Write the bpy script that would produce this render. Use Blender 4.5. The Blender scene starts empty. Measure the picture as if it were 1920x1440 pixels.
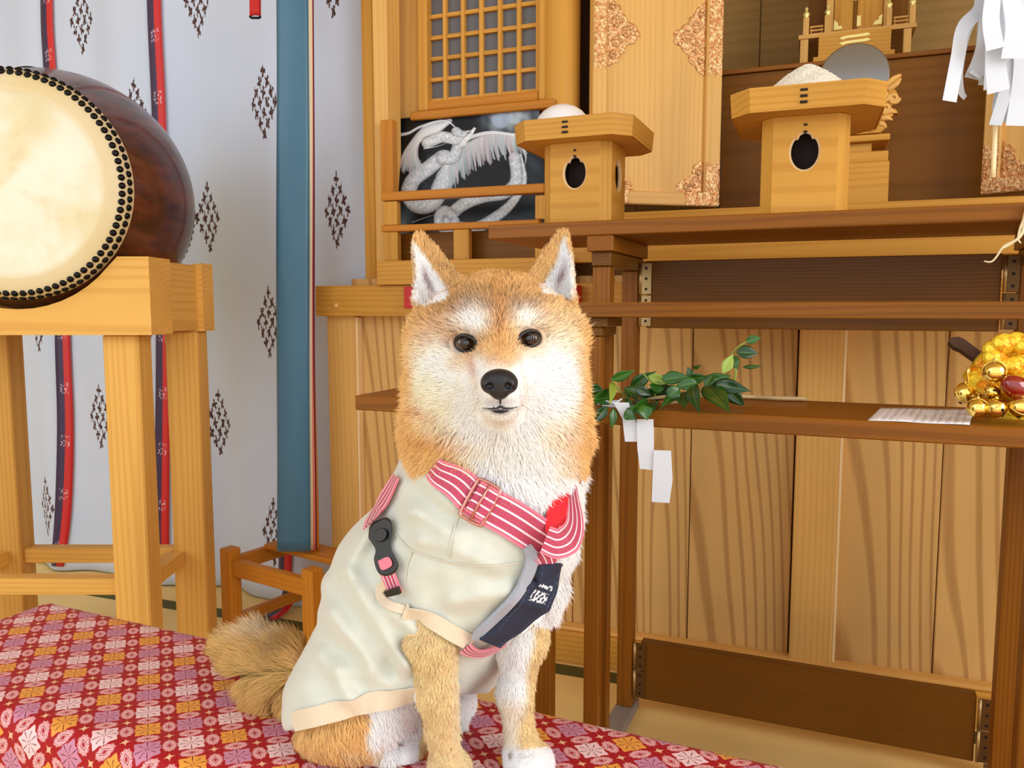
import bpy, bmesh, math, random
import numpy as np
from mathutils import Vector, Matrix

random.seed(7)
RNG = np.random.default_rng(11)
SC = bpy.context.scene
COL = SC.collection

# ------------------------------------------------------------------ camera, sky, light
CAM_H = 0.95
PITCH = math.radians(5.52)
FPX = 1500.0
cam_data = bpy.data.cameras.new('camera')
cam_data.sensor_width = 36.0
cam_data.lens = FPX / 1920.0 * 36.0
cam_data.clip_start = 0.02
cam = bpy.data.objects.new('camera', cam_data)
COL.objects.link(cam)
cam.location = (0, 0, CAM_H)
cam.rotation_euler = (math.pi / 2 - PITCH, 0, 0)
SC.camera = cam

world = bpy.data.worlds.new('world')
SC.world = world
world.use_nodes = True
wb = world.node_tree.nodes['Background']
wb.inputs[0].default_value = (0.93, 0.96, 1.0, 1)
wb.inputs[1].default_value = 1.0

def area(name, loc, target, size, size_y, power, color=(1, 1, 1)):
    d = bpy.data.lights.new(name, 'AREA')
    d.shape = 'RECTANGLE'
    d.size = size
    d.size_y = size_y
    d.energy = power
    d.color = color
    o = bpy.data.objects.new(name, d)
    o.location = loc
    o.rotation_euler = (Vector(target) - Vector(loc)).to_track_quat('-Z', 'Y').to_euler()
    COL.objects.link(o)
    return o

area('added_key_right', (2.7, -0.9, 1.9), (0.0, 1.4, 0.9), 2.2, 1.8, 48, (1.0, 0.99, 0.97))  # unseen area lamp added as soft key from behind right; no window modelled
area('added_fill_left', (-3.0, -0.4, 1.9), (-0.9, 2.2, 0.9), 2.0, 1.8, 14, (0.92, 0.96, 1.0))  # unseen weaker area lamp added as fill from the left

SC.view_settings.view_transform = 'Standard'
SC.view_settings.look = 'None'
SC.view_settings.gamma = 1.0
SC.view_settings.use_curve_mapping = False
SC.view_settings.exposure = 0.44

# ------------------------------------------------------------------ measuring helpers
CP, SP = math.cos(PITCH), math.sin(PITCH)

def ray(px, py):
    """direction of the line of sight through a picture point"""
    cx, cy = (px - 960) / FPX, -(py - 720) / FPX
    return np.array([cx, CP + cy * SP, -SP + cy * CP])

EYE = np.array([0.0, 0.0, CAM_H])

def at(px, py, Y):
    r = ray(px, py)
    return EYE + r * (Y / r[1])

def at_z(px, py, z):
    r = ray(px, py)
    return EYE + r * ((z - CAM_H) / r[2])

def proj(P):
    P = np.asarray(P, dtype=float)
    X, Y, D = P[..., 0], P[..., 1], P[..., 2] - CAM_H
    dep = Y * CP - D * SP
    up = Y * SP + D * CP
    return 960 + FPX * X / dep, 720 - FPX * up / dep

class Frame:
    def __init__(s, yaw, origin=(0, 0, 0)):
        a = math.radians(yaw)
        s.yaw = a
        s.u = np.array([math.cos(a), -math.sin(a), 0.0])
        s.v = np.array([math.sin(a), math.cos(a), 0.0])
        s.w = np.array([0, 0, 1.0])
        s.o = np.array(origin, dtype=float)
    def P(s, u, v, z):
        return s.o + s.u * u + s.v * v + s.w * z
    def on(s, px, py, v):
        """(u, z) of the point seen at px,py on the plane v = const"""
        r = ray(px, py)
        t = (v - (EYE - s.o) @ s.v) / (r @ s.v)
        p = EYE + r * t - s.o
        return float(p @ s.u), float(p[2])
    def U(s, px, py, v):
        return s.on(px, py, v)[0]
    def Z(s, px, py, v):
        return s.on(px, py, v)[1]

TB = Frame(22.5)      # offering tables
AL = Frame(20.5)      # altar wall
WD = Frame(0)         # taiko stand

# ------------------------------------------------------------------ object helpers
def base_matrix(loc, yaw=0.0):
    return Matrix.Translation(Vector(loc)) @ Matrix.Rotation(-yaw, 4, 'Z')

def tag(o, label=None, cat=None, group=None, kind=None):
    if label: o['label'] = label
    if cat: o['category'] = cat
    if group: o['group'] = group
    if kind: o['kind'] = kind
    return o

def thing(name, label, cat, loc, yaw=0.0, group=None):
    o = bpy.data.objects.new(name, None)
    o.empty_display_size = 0.05
    COL.objects.link(o)
    o.matrix_world = base_matrix(loc, yaw)
    return tag(o, label, cat, group)

def structure(name, loc, yaw=0.0, label=None):
    o = bpy.data.objects.new(name, None)
    COL.objects.link(o)
    o.matrix_world = base_matrix(loc, yaw)
    return tag(o, label, None, None, 'structure')

class G:
    """collects geometry in world space together with a wood/cloth coordinate per vertex"""
    def __init__(s):
        s.v, s.f, s.g, s.m = [], [], [], []
        s.n = 0
    def add(s, verts, faces, gr=None, mat=0):
        verts = np.asarray(verts, dtype=float)
        s.v.append(verts)
        if gr is None:
            gr = verts - verts.mean(0)
        s.g.append(np.asarray(gr, dtype=float))
        for f in faces:
            s.f.append(tuple(int(i) + s.n for i in f))
            s.m.append(mat)
        s.n += len(verts)
        return s

def mesh_from(name, V, F, gr=None, mats=(), midx=None, smooth=False, col=None):
    me = bpy.data.meshes.new(name)
    V = np.asarray(V, dtype=np.float32)
    me.from_pydata(V.tolist() if len(V) < 200 else V, [], F)
    if gr is not None:
        a = me.attributes.new('gr', 'FLOAT_VECTOR', 'POINT')
        a.data.foreach_set('vector', np.asarray(gr, dtype=np.float32).ravel())
    if col is not None:
        a = me.color_attributes.new('col', 'FLOAT_COLOR', 'POINT')
        c = np.ones((len(V), 4), dtype=np.float32)
        c[:, :3] = col
        a.data.foreach_set('color', c.ravel())
    for m in mats:
        me.materials.append(m)
    if midx is not None and len(mats) > 1:
        me.polygons.foreach_set('material_index', np.asarray(midx, dtype=np.int32))
    if smooth:
        me.polygons.foreach_set('use_smooth', np.ones(len(me.polygons), dtype=bool))
    me.update()
    return me

def put(name, g, mat, parent=None, smooth=False, label=None, cat=None, group=None, kind=None, yaw=0.0):
    """link geometry g as one mesh object; top-level ones get their origin at their own base"""
    V = np.concatenate(g.v)
    gr = np.concatenate(g.g)
    mats = mat if isinstance(mat, (list, tuple)) else [mat]
    if parent is None:
        lo, hi = V.min(0), V.max(0)
        M = base_matrix(((lo[0] + hi[0]) / 2, (lo[1] + hi[1]) / 2, lo[2]), yaw)
    else:
        M = WM[parent.name] if parent.name in WM else parent.matrix_world.copy()
    Mi = np.array(M.inverted())
    L = V @ Mi[:3, :3].T + Mi[:3, 3]
    me = mesh_from(name, L, g.f, gr, mats, g.m, smooth)
    o = bpy.data.objects.new(name, me)
    COL.objects.link(o)
    if parent is None:
        o.matrix_world = M
    else:
        o.parent = parent
    WM[o.name] = M
    return tag(o, label, cat, group, kind)

WM = {}     # world matrix of each finished object (children sit at their parent's origin)

# ------------------------------------------------------------------ shapes
def _chamfer_tables():
    signs = [(x, y, z) for x in (-1, 1) for y in (-1, 1) for z in (-1, 1)]
    idx = {}
    k = 0
    for sgn in signs:
        for a in range(3):
            idx[(sgn, a)] = k
            k += 1
    faces = []
    for a in range(3):
        b, c = (a + 1) % 3, (a + 2) % 3
        for sa in (-1, 1):
            loop = []
            for sb, scn in ((-1, -1), (1, -1), (1, 1), (-1, 1)):
                s = [0, 0, 0]
                s[a], s[b], s[c] = sa, sb, scn
                loop.append(idx[(tuple(s), a)])
            faces.append(loop)
    for a in range(3):      # edges parallel to axis a
        b, c = (a + 1) % 3, (a + 2) % 3
        for sb in (-1, 1):
            for scn in (-1, 1):
                s0 = [0, 0, 0]; s1 = [0, 0, 0]
                s0[a], s1[a] = -1, 1
                s0[b] = s1[b] = sb
                s0[c] = s1[c] = scn
                s0, s1 = tuple(s0), tuple(s1)
                faces.append([idx[(s0, b)], idx[(s1, b)], idx[(s1, c)], idx[(s0, c)]])
    for sgn in signs:
        faces.append([idx[(sgn, 0)], idx[(sgn, 1)], idx[(sgn, 2)]])
    return signs, faces
_CS, _CF = _chamfer_tables()

def orient(V, F, centre=None):
    c = V.mean(0) if centre is None else centre
    out = []
    for f in F:
        p = V[list(f)]
        n = np.zeros(3)
        for i in range(1, len(f) - 1):
            n += np.cross(p[i] - p[0], p[i + 1] - p[0])
        out.append(list(f) if n @ (p.mean(0) - c) >= 0 else list(f)[::-1])
    return out

def cbox(g, fr, u0, u1, v0, v1, z0, z1, grain='u', ch=0.0015, mat=0, off=None, rot=None):
    """chamfered box in a frame; grain runs along u, v or z"""
    h = np.array([abs(u1 - u0), abs(v1 - v0), abs(z1 - z0)]) / 2
    c = np.array([(u0 + u1) / 2, (v0 + v1) / 2, (z0 + z1) / 2])
    ch = min(ch, h.min() * 0.45)
    L = []
    for s in _CS:
        s = np.array(s, float)
        for a in range(3):
            q = s * (h - ch)
            q[a] = s[a] * h[a]
            L.append(q)
    L = np.array(L)
    F = orient(L, _CF, np.zeros(3))
    order = {'u': (0, 1, 2), 'v': (1, 0, 2), 'z': (2, 0, 1)}[grain]
    if off is None:
        off = np.array([random.uniform(-5, 5), random.uniform(-.06, .06), random.uniform(.02, .09)])
    gr = L[:, order] + off
    if rot is not None:
        L = L @ rot.T
    W = np.array([fr.P(*(c + q)) for q in L])
    return g.add(W, F, gr, mat)

def wbox(name, fr, u0, u1, v0, v1, z0, z1, mat, parent=None, grain='u', ch=0.0015, **k):
    g = G()
    cbox(g, fr, u0, u1, v0, v1, z0, z1, grain, ch)
    return put(name, g, mat, parent, **k)

def prism(g, poly, fr, z0, z1, axis='z', grain='u', mat=0, off=None):
    """extrude a 2-D polygon. axis z: poly=(u,v); axis v: poly=(u,z), extruded from v=z0 to v=z1"""
    n = len(poly)
    if off is None:
        off = np.array([random.uniform(-5, 5), random.uniform(-.05, .05), random.uniform(.02, .09)])
    L = []
    for zz in (z0, z1):
        for a, b in poly:
            L.append((a, b, zz) if axis == 'z' else ((a, zz, b) if axis == 'v' else (zz, a, b)))
    L = np.array(L, float)
    F = [list(range(n))[::-1], list(range(n, 2 * n))]
    area2 = sum(poly[i][0] * poly[(i + 1) % n][1] - poly[(i + 1) % n][0] * poly[i][1] for i in range(n))
    F += [[i, (i + 1) % n, n + (i + 1) % n, n + i] for i in range(n)]
    flip = (area2 < 0)
    if axis == 'v': flip = not flip
    if z1 < z0: flip = not flip
    if flip: F = [f[::-1] for f in F]
    order = {'u': (0, 1, 2), 'v': (1, 0, 2), 'z': (2, 0, 1)}[grain]
    W = np.array([fr.P(*q) for q in L])
    return g.add(W, F, L[:, order] - L[:, order].mean(0) + off, mat)

def frames_along(P):
    T = np.gradient(P, axis=0)
    T /= np.linalg.norm(T, axis=1)[:, None] + 1e-9
    N = np.zeros_like(P)
    ref = np.array([0, 0, 1.0]) if abs(T[0][2]) < 0.9 else np.array([1.0, 0, 0])
    n = ref - T[0] * (ref @ T[0]); n /= np.linalg.norm(n)
    for i in range(len(P)):
        n = n - T[i] * (n @ T[i]); n /= np.linalg.norm(n) + 1e-9
        N[i] = n
    return T, N, np.cross(T, N)

def tube(g, P, r, seg=8, mat=0, closed=False, caps=True):
    P = np.asarray(P, float)
    n = len(P)
    r = np.broadcast_to(np.asarray(r, float), (n,))
    T, N, B = frames_along(P)
    if closed:
        T = np.roll(P, -1, 0) - np.roll(P, 1, 0); T /= np.linalg.norm(T, axis=1)[:, None]
        c = P.mean(0); N = P - c; N -= T * (N * T).sum(1)[:, None]; N /= np.linalg.norm(N, axis=1)[:, None]
        B = np.cross(T, N)
    a = np.arange(seg) * 2 * math.pi / seg
    V = (P[:, None] + r[:, None, None] * (np.cos(a)[None, :, None] * N[:, None] + np.sin(a)[None, :, None] * B[:, None])).reshape(-1, 3)
    F = []
    for i in range(n if closed else n - 1):
        j = (i + 1) % n
        for k in range(seg):
            l = (k + 1) % seg
            F.append([i * seg + k, i * seg + l, j * seg + l, j * seg + k])
    if caps and not closed:
        F.append(list(range(seg))[::-1]); F.append([(n - 1) * seg + k for k in range(seg)])
    s = np.concatenate([[0], np.cumsum(np.linalg.norm(np.diff(P, axis=0), axis=1))])
    gr = np.stack([np.repeat(s, seg), np.tile(np.cos(a), n) * np.repeat(r, seg), np.tile(np.sin(a), n) * np.repeat(r, seg)], 1)
    return g.add(V, F, gr, mat)

def lathe(g, prof, c, axis=(0, 0, 1), seg=32, mat=0):
    """prof: list of (radius, height along axis)"""
    ax = np.array(axis, float); ax /= np.linalg.norm(ax)
    ref = np.array([1.0, 0, 0]) if abs(ax[0]) < 0.9 else np.array([0, 1.0, 0])
    e1 = ref - ax * (ref @ ax); e1 /= np.linalg.norm(e1)
    e2 = np.cross(ax, e1)
    a = np.arange(seg) * 2 * math.pi / seg
    V, gr, F = [], [], []
    for r, h in prof:
        for t in a:
            V.append(np.array(c) + ax * h + (e1 * math.cos(t) + e2 * math.sin(t)) * r)
            gr.append((h, r * math.cos(t), r * math.sin(t)))
    n = len(prof)
    for i in range(n - 1):
        for k in range(seg):
            l = (k + 1) % seg
            F.append([i * seg + k, i * seg + l, (i + 1) * seg + l, (i + 1) * seg + k])
    if prof[0][0] > 1e-6: F.append(list(range(seg))[::-1])
    if prof[-1][0] > 1e-6: F.append([(n - 1) * seg + k for k in range(seg)])
    return g.add(V, F, gr, mat)

def ellipsoid(g, c, r, seg=20, rings=12, mat=0, M=None, lo=-90, hi=90):
    V, F = [], []
    for i in range(rings + 1):
        t = math.radians(lo + (hi - lo) * i / rings)
        for k in range(seg):
            a = 2 * math.pi * k / seg
            V.append((math.cos(t) * math.cos(a) * r[0], math.cos(t) * math.sin(a) * r[1], math.sin(t) * r[2]))
    V = np.array(V)
    if M is not None: V = V @ np.array(M).T
    for i in range(rings):
        for k in range(seg):
            l = (k + 1) % seg
            F.append([i * seg + k, i * seg + l, (i + 1) * seg + l, (i + 1) * seg + k])
    F.append(list(range(seg))[::-1]); F.append([rings * seg + k for k in range(seg)])
    return g.add(V + np.array(c), F, V, mat)

def smooth_path(P, n):
    """Catmull-Rom through points"""
    P = np.asarray(P, float)
    Q = np.vstack([2 * P[0] - P[1], P, 2 * P[-1] - P[-2]])
    out = []
    m = len(P) - 1
    for k in range(n):
        t = k / (n - 1) * m
        i = min(int(t), m - 1); f = t - i
        a, b, c, d = Q[i], Q[i + 1], Q[i + 2], Q[i + 3]
        out.append(0.5 * (2 * b + (c - a) * f + (2 * a - 5 * b + 4 * c - d) * f * f + (3 * b - a - 3 * c + d) * f ** 3))
    return np.array(out)

def sheet(g, fn, nu, nv, mat=0, thick=0.0, grfn=None):
    """grid surface fn(i/nu, j/nv)->xyz, optionally with a back side"""
    V, gr = [], []
    for j in range(nv + 1):
        for i in range(nu + 1):
            a, b = i / nu, j / nv
            V.append(fn(a, b)); gr.append(grfn(a, b) if grfn else (a, b, 0))
    V = np.array(V, float); gr = np.array(gr, float)
    W = nu + 1
    F = [[j * W + i, j * W + i + 1, (j + 1) * W + i + 1, (j + 1) * W + i] for j in range(nv) for i in range(nu)]
    if thick > 0:
        me_n = np.zeros_like(V)
        A = V.reshape(nv + 1, nu + 1, 3)
        du = np.gradient(A, axis=1); dv = np.gradient(A, axis=0)
        n = np.cross(du, dv); n /= np.linalg.norm(n, axis=2)[..., None] + 1e-12
        V2 = (A - n * thick).reshape(-1, 3)
        N0 = len(V)
        F2 = [[q + N0 for q in f[::-1]] for f in F]
        rim = []
        for i in range(nu):
            rim.append([i + 1, i, i + N0, i + 1 + N0])
            t = nv * W
            rim.append([t + i, t + i + 1, t + i + 1 + N0, t + i + N0])
        for j in range(nv):
            rim.append([j * W, (j + 1) * W, (j + 1) * W + N0, j * W + N0])
            rim.append([(j + 1) * W + nu, j * W + nu, j * W + nu + N0, (j + 1) * W + nu + N0])
        V = np.vstack([V, V2]); gr = np.vstack([gr, gr]); F = F + F2 + rim
    return g.add(V, F, gr, mat)

# ------------------------------------------------------------------ node helpers
def lin(c):
    if isinstance(c, str):
        c = tuple(int(c[i:i + 2], 16) / 255 for i in (0, 2, 4))
    elif max(c) > 1.0:
        c = tuple(x / 255 for x in c)
    return tuple((x / 12.92 if x <= 0.04045 else ((x + 0.055) / 1.055) ** 2.4) for x in c) + (1.0,)

class X:
    """tiny expression layer over math nodes"""
    nt = None
    def __init__(s, k): s.k = k
    @staticmethod
    def op(o, *a, clamp=False):
        n = X.nt.nodes.new('ShaderNodeMath'); n.operation = o; n.use_clamp = clamp
        for i, q in enumerate(a):
            if isinstance(q, X): X.nt.links.new(q.k, n.inputs[i])
            else: n.inputs[i].default_value = float(q)
        return X(n.outputs[0])
    def __add__(s, o): return X.op('ADD', s, o)
    __radd__ = __add__
    def __sub__(s, o): return X.op('SUBTRACT', s, o)
    def __rsub__(s, o): return X.op('SUBTRACT', o, s)
    def __mul__(s, o): return X.op('MULTIPLY', s, o)
    __rmul__ = __mul__
    def __truediv__(s, o): return X.op('DIVIDE', s, o)
def xabs(a): return X.op('ABSOLUTE', a)
def xmax(a, b): return X.op('MAXIMUM', a, b)
def xmin(a, b): return X.op('MINIMUM', a, b)
def xfr(a): return X.op('FRACT', a)
def xfl(a): return X.op('FLOOR', a)
def xcos(a): return X.op('COSINE', a)
def xsqrt(a): return X.op('SQRT', a)
def xlt(a, b, w=0.02): return X.op('MULTIPLY', (b - a) if isinstance(b, X) else (a * -1.0 + b), 1.0 / w, clamp=True)
def xlen(a, b): return xsqrt(a * a + b * b)
def xatan(a, b): return X.op('ARCTAN2', a, b)
def xmod(a, b): return X.op('FLOORED_MODULO', a, b)
def xmix(f, a, b):
    n = X.nt.nodes.new('ShaderNodeMix'); n.data_type = 'RGBA'
    for idx, q in ((0, f), (6, a), (7, b)):
        if isinstance(q, X): X.nt.links.new(q.k, n.inputs[idx])
        elif idx == 0: n.inputs[0].default_value = q
        else: n.inputs[idx].default_value = lin(q)
    return X(n.outputs[2])
def xnoise(vec, scale, detail=2.0, rough=0.5, out=0):
    n = X.nt.nodes.new('ShaderNodeTexNoise')
    n.inputs['Scale'].default_value = scale; n.inputs['Detail'].default_value = detail; n.inputs['Roughness'].default_value = rough
    if vec is not None: X.nt.links.new(vec.k, n.inputs['Vector'])
    return X(n.outputs[out])
def xmap(vec, scale=(1, 1, 1), rot=(0, 0, 0), loc=(0, 0, 0)):
    n = X.nt.nodes.new('ShaderNodeMapping')
    n.inputs['Scale'].default_value = scale; n.inputs['Rotation'].default_value = rot; n.inputs['Location'].default_value = loc
    X.nt.links.new(vec.k, n.inputs['Vector'])
    return X(n.outputs[0])
def xattr(name='gr', out='Vector'):
    n = X.nt.nodes.new('ShaderNodeAttribute'); n.attribute_name = name
    return X(n.outputs[out])
def xsep(v):
    n = X.nt.nodes.new('ShaderNodeSeparateXYZ'); X.nt.links.new(v.k, n.inputs[0])
    return X(n.outputs[0]), X(n.outputs[1]), X(n.outputs[2])
def xrand():
    n = X.nt.nodes.new('ShaderNodeObjectInfo')
    return X(n.outputs['Random'])
def xramp(f, lo, hi):
    n = X.nt.nodes.new('ShaderNodeMapRange'); n.interpolation_type = 'SMOOTHSTEP'
    X.nt.links.new(f.k, n.inputs[0]); n.inputs[1].default_value = lo; n.inputs[2].default_value = hi
    return X(n.outputs[0])

def new_mat(name, color=None, rough=0.5, metal=0.0, spec=0.5, sheen=0.0, coat=0.0, sss=0.0):
    m = bpy.data.materials.new(name); m.use_nodes = True
    b = m.node_tree.nodes['Principled BSDF']
    b.inputs['Roughness'].default_value = rough
    b.inputs['Metallic'].default_value = metal
    b.inputs['Specular IOR Level'].default_value = spec
    b.inputs['Sheen Weight'].default_value = sheen
    b.inputs['Coat Weight'].default_value = coat
    if color is not None: b.inputs['Base Color'].default_value = lin(color)
    X.nt = m.node_tree
    return m, b

def link(x, sock): X.nt.links.new(x.k, sock)

def bump(b, h, strength=0.3, dist=0.001):
    n = X.nt.nodes.new('ShaderNodeBump')
    n.inputs['Strength'].default_value = strength; n.inputs['Distance'].default_value = dist
    X.nt.links.new(h.k, n.inputs['Height']); X.nt.links.new(n.outputs[0], b.inputs['Normal'])

def wood(name, light, dark, spacing=0.012, contrast=0.6, rough=0.5, distort=10, coat=0.0, tilt=0.03, sharp=(0.45, 0.95), stretch=0.1, var=0.12):
    m, b = new_mat(name, rough=rough, coat=coat, spec=0.18)
    v = xattr('gr')
    p = xmap(v, scale=(stretch, 1, 1), rot=(0, tilt, tilt * .7))
    w = X.nt.nodes.new('ShaderNodeTexWave')
    w.wave_type = 'RINGS'; w.rings_direction = 'X'; w.wave_profile = 'SIN'
    sc = 0.314 / spacing
    w.inputs['Scale'].default_value = sc
    w.inputs['Distortion'].default_value = distort
    w.inputs['Detail'].default_value = 1.5
    w.inputs['Detail Scale'].default_value = 0.25
    w.inputs['Detail Roughness'].default_value = 0.45
    link(p, w.inputs['Vector'])
    ring = xramp(X(w.outputs['Fac']), *sharp)
    fib = xnoise(xmap(v, scale=(5, 260, 260)), 1.0, 2.0, 0.6)
    big = xnoise(xmap(v, scale=(1.2, 7, 7)), 1.0, 2.0, 0.5)
    f = X.op('ADD', ring * contrast, (fib - 0.5) * 0.35, clamp=True)
    c = xmix(f, light, dark)
    hsv = X.nt.nodes.new('ShaderNodeHueSaturation')
    link(c, hsv.inputs['Color'])
    val = (big - 0.5) * 0.45 + 1.0 + (xrand() - 0.5) * var
    link(val, hsv.inputs['Value'])
    X.nt.links.new(hsv.outputs[0], b.inputs['Base Color'])
    bump(b, ring * 0.5 + fib, 0.12, 0.0006)
    return m
# ------------------------------------------------------------------ materials
M_ALTAR = wood('hinoki_golden', (214, 158, 68), (180, 118, 36), 0.011, 0.30, 0.42)
M_PALE = wood('hinoki_pale', (230, 182, 104), (200, 145, 70), 0.014, 0.25, 0.42)
M_BOARD = wood('cedar_boards', (224, 180, 112), (160, 110, 56), 0.019, 0.55, 0.6, distort=15, sharp=(0.60, 1.0), tilt=0.22, stretch=0.16)
M_BROWN = wood('oak_brown', (142, 86, 22), (94, 52, 6), 0.006, 0.35, 0.42, distort=8, coat=0.05)
M_BROWND = wood('oak_dark', (118, 74, 18), (82, 48, 8), 0.006, 0.4, 0.4, distort=8, coat=0.05)
M_SCREEN = wood('dark_panel', (132, 84, 20), (108, 64, 12), 0.02, 0.35, 0.45, distort=5)
M_STAND = wood('stand_pine', (228, 176, 90), (204, 144, 62), 0.012, 0.40, 0.5, distort=9)
M_ORANGE = wood('orange_wood', (204, 134, 44), (172, 102, 28), 0.012, 0.3, 0.45)
M_BACK = wood('alcove_panel', (176, 142, 84), (150, 116, 62), 0.03, 0.3, 0.6, distort=4)
M_EDGELIGHT, _ = new_mat('painted_edge_highlight', (252, 220, 164), 0.5)
M_SHADECORE, _ = new_mat('painted_inner_shade', (30, 14, 8), 0.9)
M_DARKGAP, _ = new_mat('dark_wood_and_shade', (70, 40, 14), 0.7)  # dark brown for hidden boards and the blade, and for painted gap shade
M_PAPER, _ = new_mat('white_paper', (238, 243, 250), 0.7)
M_HOLE, _ = new_mat('pale_cut_edge', (226, 190, 140), 0.55)
M_BLACK, _ = new_mat('black_iron', (14, 13, 12), 0.32, 0.6)
M_BLACKPL, _ = new_mat('black_plastic', (26, 27, 30), 0.35)
M_BRASS, _ = new_mat('hinge_brass', (190, 160, 110), 0.38, 0.9)
M_HINGED, _ = new_mat('hinge_bronze', (120, 88, 52), 0.45, 0.8)
M_SCREWD, _ = new_mat('screw_dark', (40, 24, 12), 0.6, 0.4)
M_CONC, _ = new_mat('grey_foot', (150, 140, 132), 0.7)
M_REDLAC, _ = new_mat('red_cloth', (196, 20, 16), 0.5)
M_REDCORD, _ = new_mat('red_cord', (214, 30, 22), 0.6)
M_CORD, _ = new_mat('hemp_cord', (238, 220, 176), 0.8)
M_STICK, _ = new_mat('plain_stick', (246, 220, 170), 0.5)

# gilded embossed fittings
M_GILT, b = new_mat('gilt_fitting', (232, 178, 118), 0.28, 0.75)
v = xattr('gr')
n1 = xnoise(v, 110, 3, 0.6); n2 = xnoise(v, 260, 2, 0.6)
link(xmix(xramp(n1, 0.35, 0.7), (205, 140, 84), (250, 216, 160)), b.inputs['Base Color'])
bump(b, n1 + n2 * 0.5, 1.0, 0.004)
M_GOLD, b = new_mat('bell_gold', (250, 222, 122), 0.14, 1.0)
M_PLATE, b = new_mat('gold_plate', (252, 236, 150), 0.3, 0.5)

# rice, rice-cake
M_RICE, b = new_mat('rice', (250, 246, 232), 0.6)
M_MOCHI, b = new_mat('white_porcelain', (250, 250, 250), 0.25)

# mirror
M_MIRROR, b = new_mat('mirror_silver', (150, 154, 158), 0.14, 0.95)
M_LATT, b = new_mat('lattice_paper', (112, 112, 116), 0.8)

# drum
M_DRUM, b = new_mat('drum_lacquer', None, 0.3, coat=0.35)
v = xattr('gr')
n1 = xnoise(xmap(v, scale=(1.2, 26, 26)), 1.0, 4, 0.65)
link(xmix(xramp(n1, 0.3, 0.75), (58, 26, 16), (112, 54, 28)), b.inputs['Base Color'])
M_SKIN, b = new_mat('drum_skin', None, 0.45)
v = xattr('gr')
_, gy, gz = xsep(v)
rr = xlen(gy, gz)
n1 = xnoise(v, 5, 4, 0.6); n2 = xnoise(v, 22, 3, 0.6)
c = xmix(xramp(n1, 0.4, 0.68), (240, 236, 214), (228, 214, 168))
c = xmix(xramp(rr, 0.185, 0.21) * 0.75, c, (224, 200, 146))
link(xmix(xramp(n2, 0.55, 0.8) * 0.25, c, (214, 176, 110)), b.inputs['Base Color'])
bump(b, n1, 0.15, 0.003)

# curtain with printed lozenges
M_CURT, b = new_mat('printed_silk', None, 0.75, sheen=0.2)
b.inputs['Transmission Weight'].default_value = 0.0
v = xattr('gr')
s, t, _ = xsep(v)
PX, PZ = 0.49, 0.67
def motif(ou, oz):
    cx = (xfr((s - ou) / PX + 0.5) - 0.5) * PX
    cz = (xfr((t - oz) / PZ + 0.5) - 0.5) * PZ
    a = (cx / 0.056 + cz / 0.125); bb = (cx / 0.056 - cz / 0.125)
    inside = xlt(xmax(xabs(a), xabs(bb)), 1.02, 0.04)
    ca = xfr(a * 2.0) - 0.5; cb = xfr(bb * 2.0) - 0.5
    ang = xatan(ca, cb)
    rad = xlen(ca, cb)
    wob = xnoise(v, 95, 2, 0.6)
    lim = xcos(ang * 4.0 + xfl(a * 2.0) * 1.7 + xfl(bb * 2.0) * 2.3) * 0.12 + 0.40 + (wob - 0.5) * 0.9
    return inside * xlt(rad, lim, 0.12)
ink = xmax(motif(-1.835, 1.235), motif(-1.59, 1.57))
soft = xnoise(v, 2.2, 2, 0.5)
c = xmix(soft, (222, 232, 248), (202, 218, 246))
link(xmix(ink, c, (74, 40, 36)), b.inputs['Base Color'])
weave = xnoise(xmap(v, scale=(400, 400, 1)), 1.0, 1, 0.5)
bump(b, weave, 0.08, 0.0005)

# curtain ribbons: purple / red halves with faint white sprigs
M_RIBBON, b = new_mat('two_tone_ribbon', None, 0.45, sheen=0.2)
v = xattr('gr')
s, t, _ = xsep(v)
sprig = xlt(xabs(xfr(s / 0.19) - 0.5), 0.12, 0.03) * xlt(xabs(t - 0.0), 0.016, 0.004) * xramp(xnoise(v, 140, 2, .6), 0.52, 0.6)
c = xmix(xlt(t, 0.0, 0.001), (214, 24, 22), (54, 30, 74))
link(xmix(sprig * 0.8, c, (238, 208, 222)), b.inputs['Base Color'])

M_BLUE, b = new_mat('blue_silk', None, 0.38, sheen=0.3)
v = xattr('gr')
link(xmix(xnoise(v, 6, 3, .6), (54, 104, 132), (66, 118, 146)), b.inputs['Base Color'])
M_SILKW, _ = new_mat('cream_silk', (240, 226, 190), 0.5)
M_SILKP, _ = new_mat('pink_silk', (240, 130, 120), 0.5)
M_SILKR, _ = new_mat('purple_silk', (110, 24, 60), 0.5)
M_SILKY, _ = new_mat('yellow_silk', (232, 190, 110), 0.5)

# brocade
M_BROC, b = new_mat('red_brocade', None, 0.42, spec=0.25, sheen=0.05)
v = xattr('gr')
p = xmap(v, scale=(1 / 0.0495, 1 / 0.0495, 1), rot=(0, 0, math.radians(46)))
a, q, _ = xsep(p)
fa, fb = xfr(a) - 0.5, xfr(q) - 0.5
r = xlen(fa, fb); th = xatan(fa, fb)
r4 = xmax(xabs(fa), xabs(fb))
sq = xlt(r4 * 0.75 + r * 0.25, xcos(th * 8.0) * 0.018 + 0.315, 0.012)
lines = xlt(xabs(X.op('SINE', th * 4.0)), 0.26, 0.08) * xlt(r, 0.275, 0.02) * xlt(r * -1.0, -0.075, 0.02)
notch = xlt(xmin(xabs(fa), xabs(fb)), 0.012, 0.006) * xlt(r * -1.0, -0.17, 0.02)
eye = xlt(xabs(r - 0.045), 0.010, 0.006)
sq_d = xmax(xmax(lines, notch), eye)
k = xmod(xfl(a) + xfl(q), 3.0)
ck = xmix(xlt(xabs(k - 1.0), 0.5, .01), (246, 206, 208), (238, 160, 66))
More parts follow.
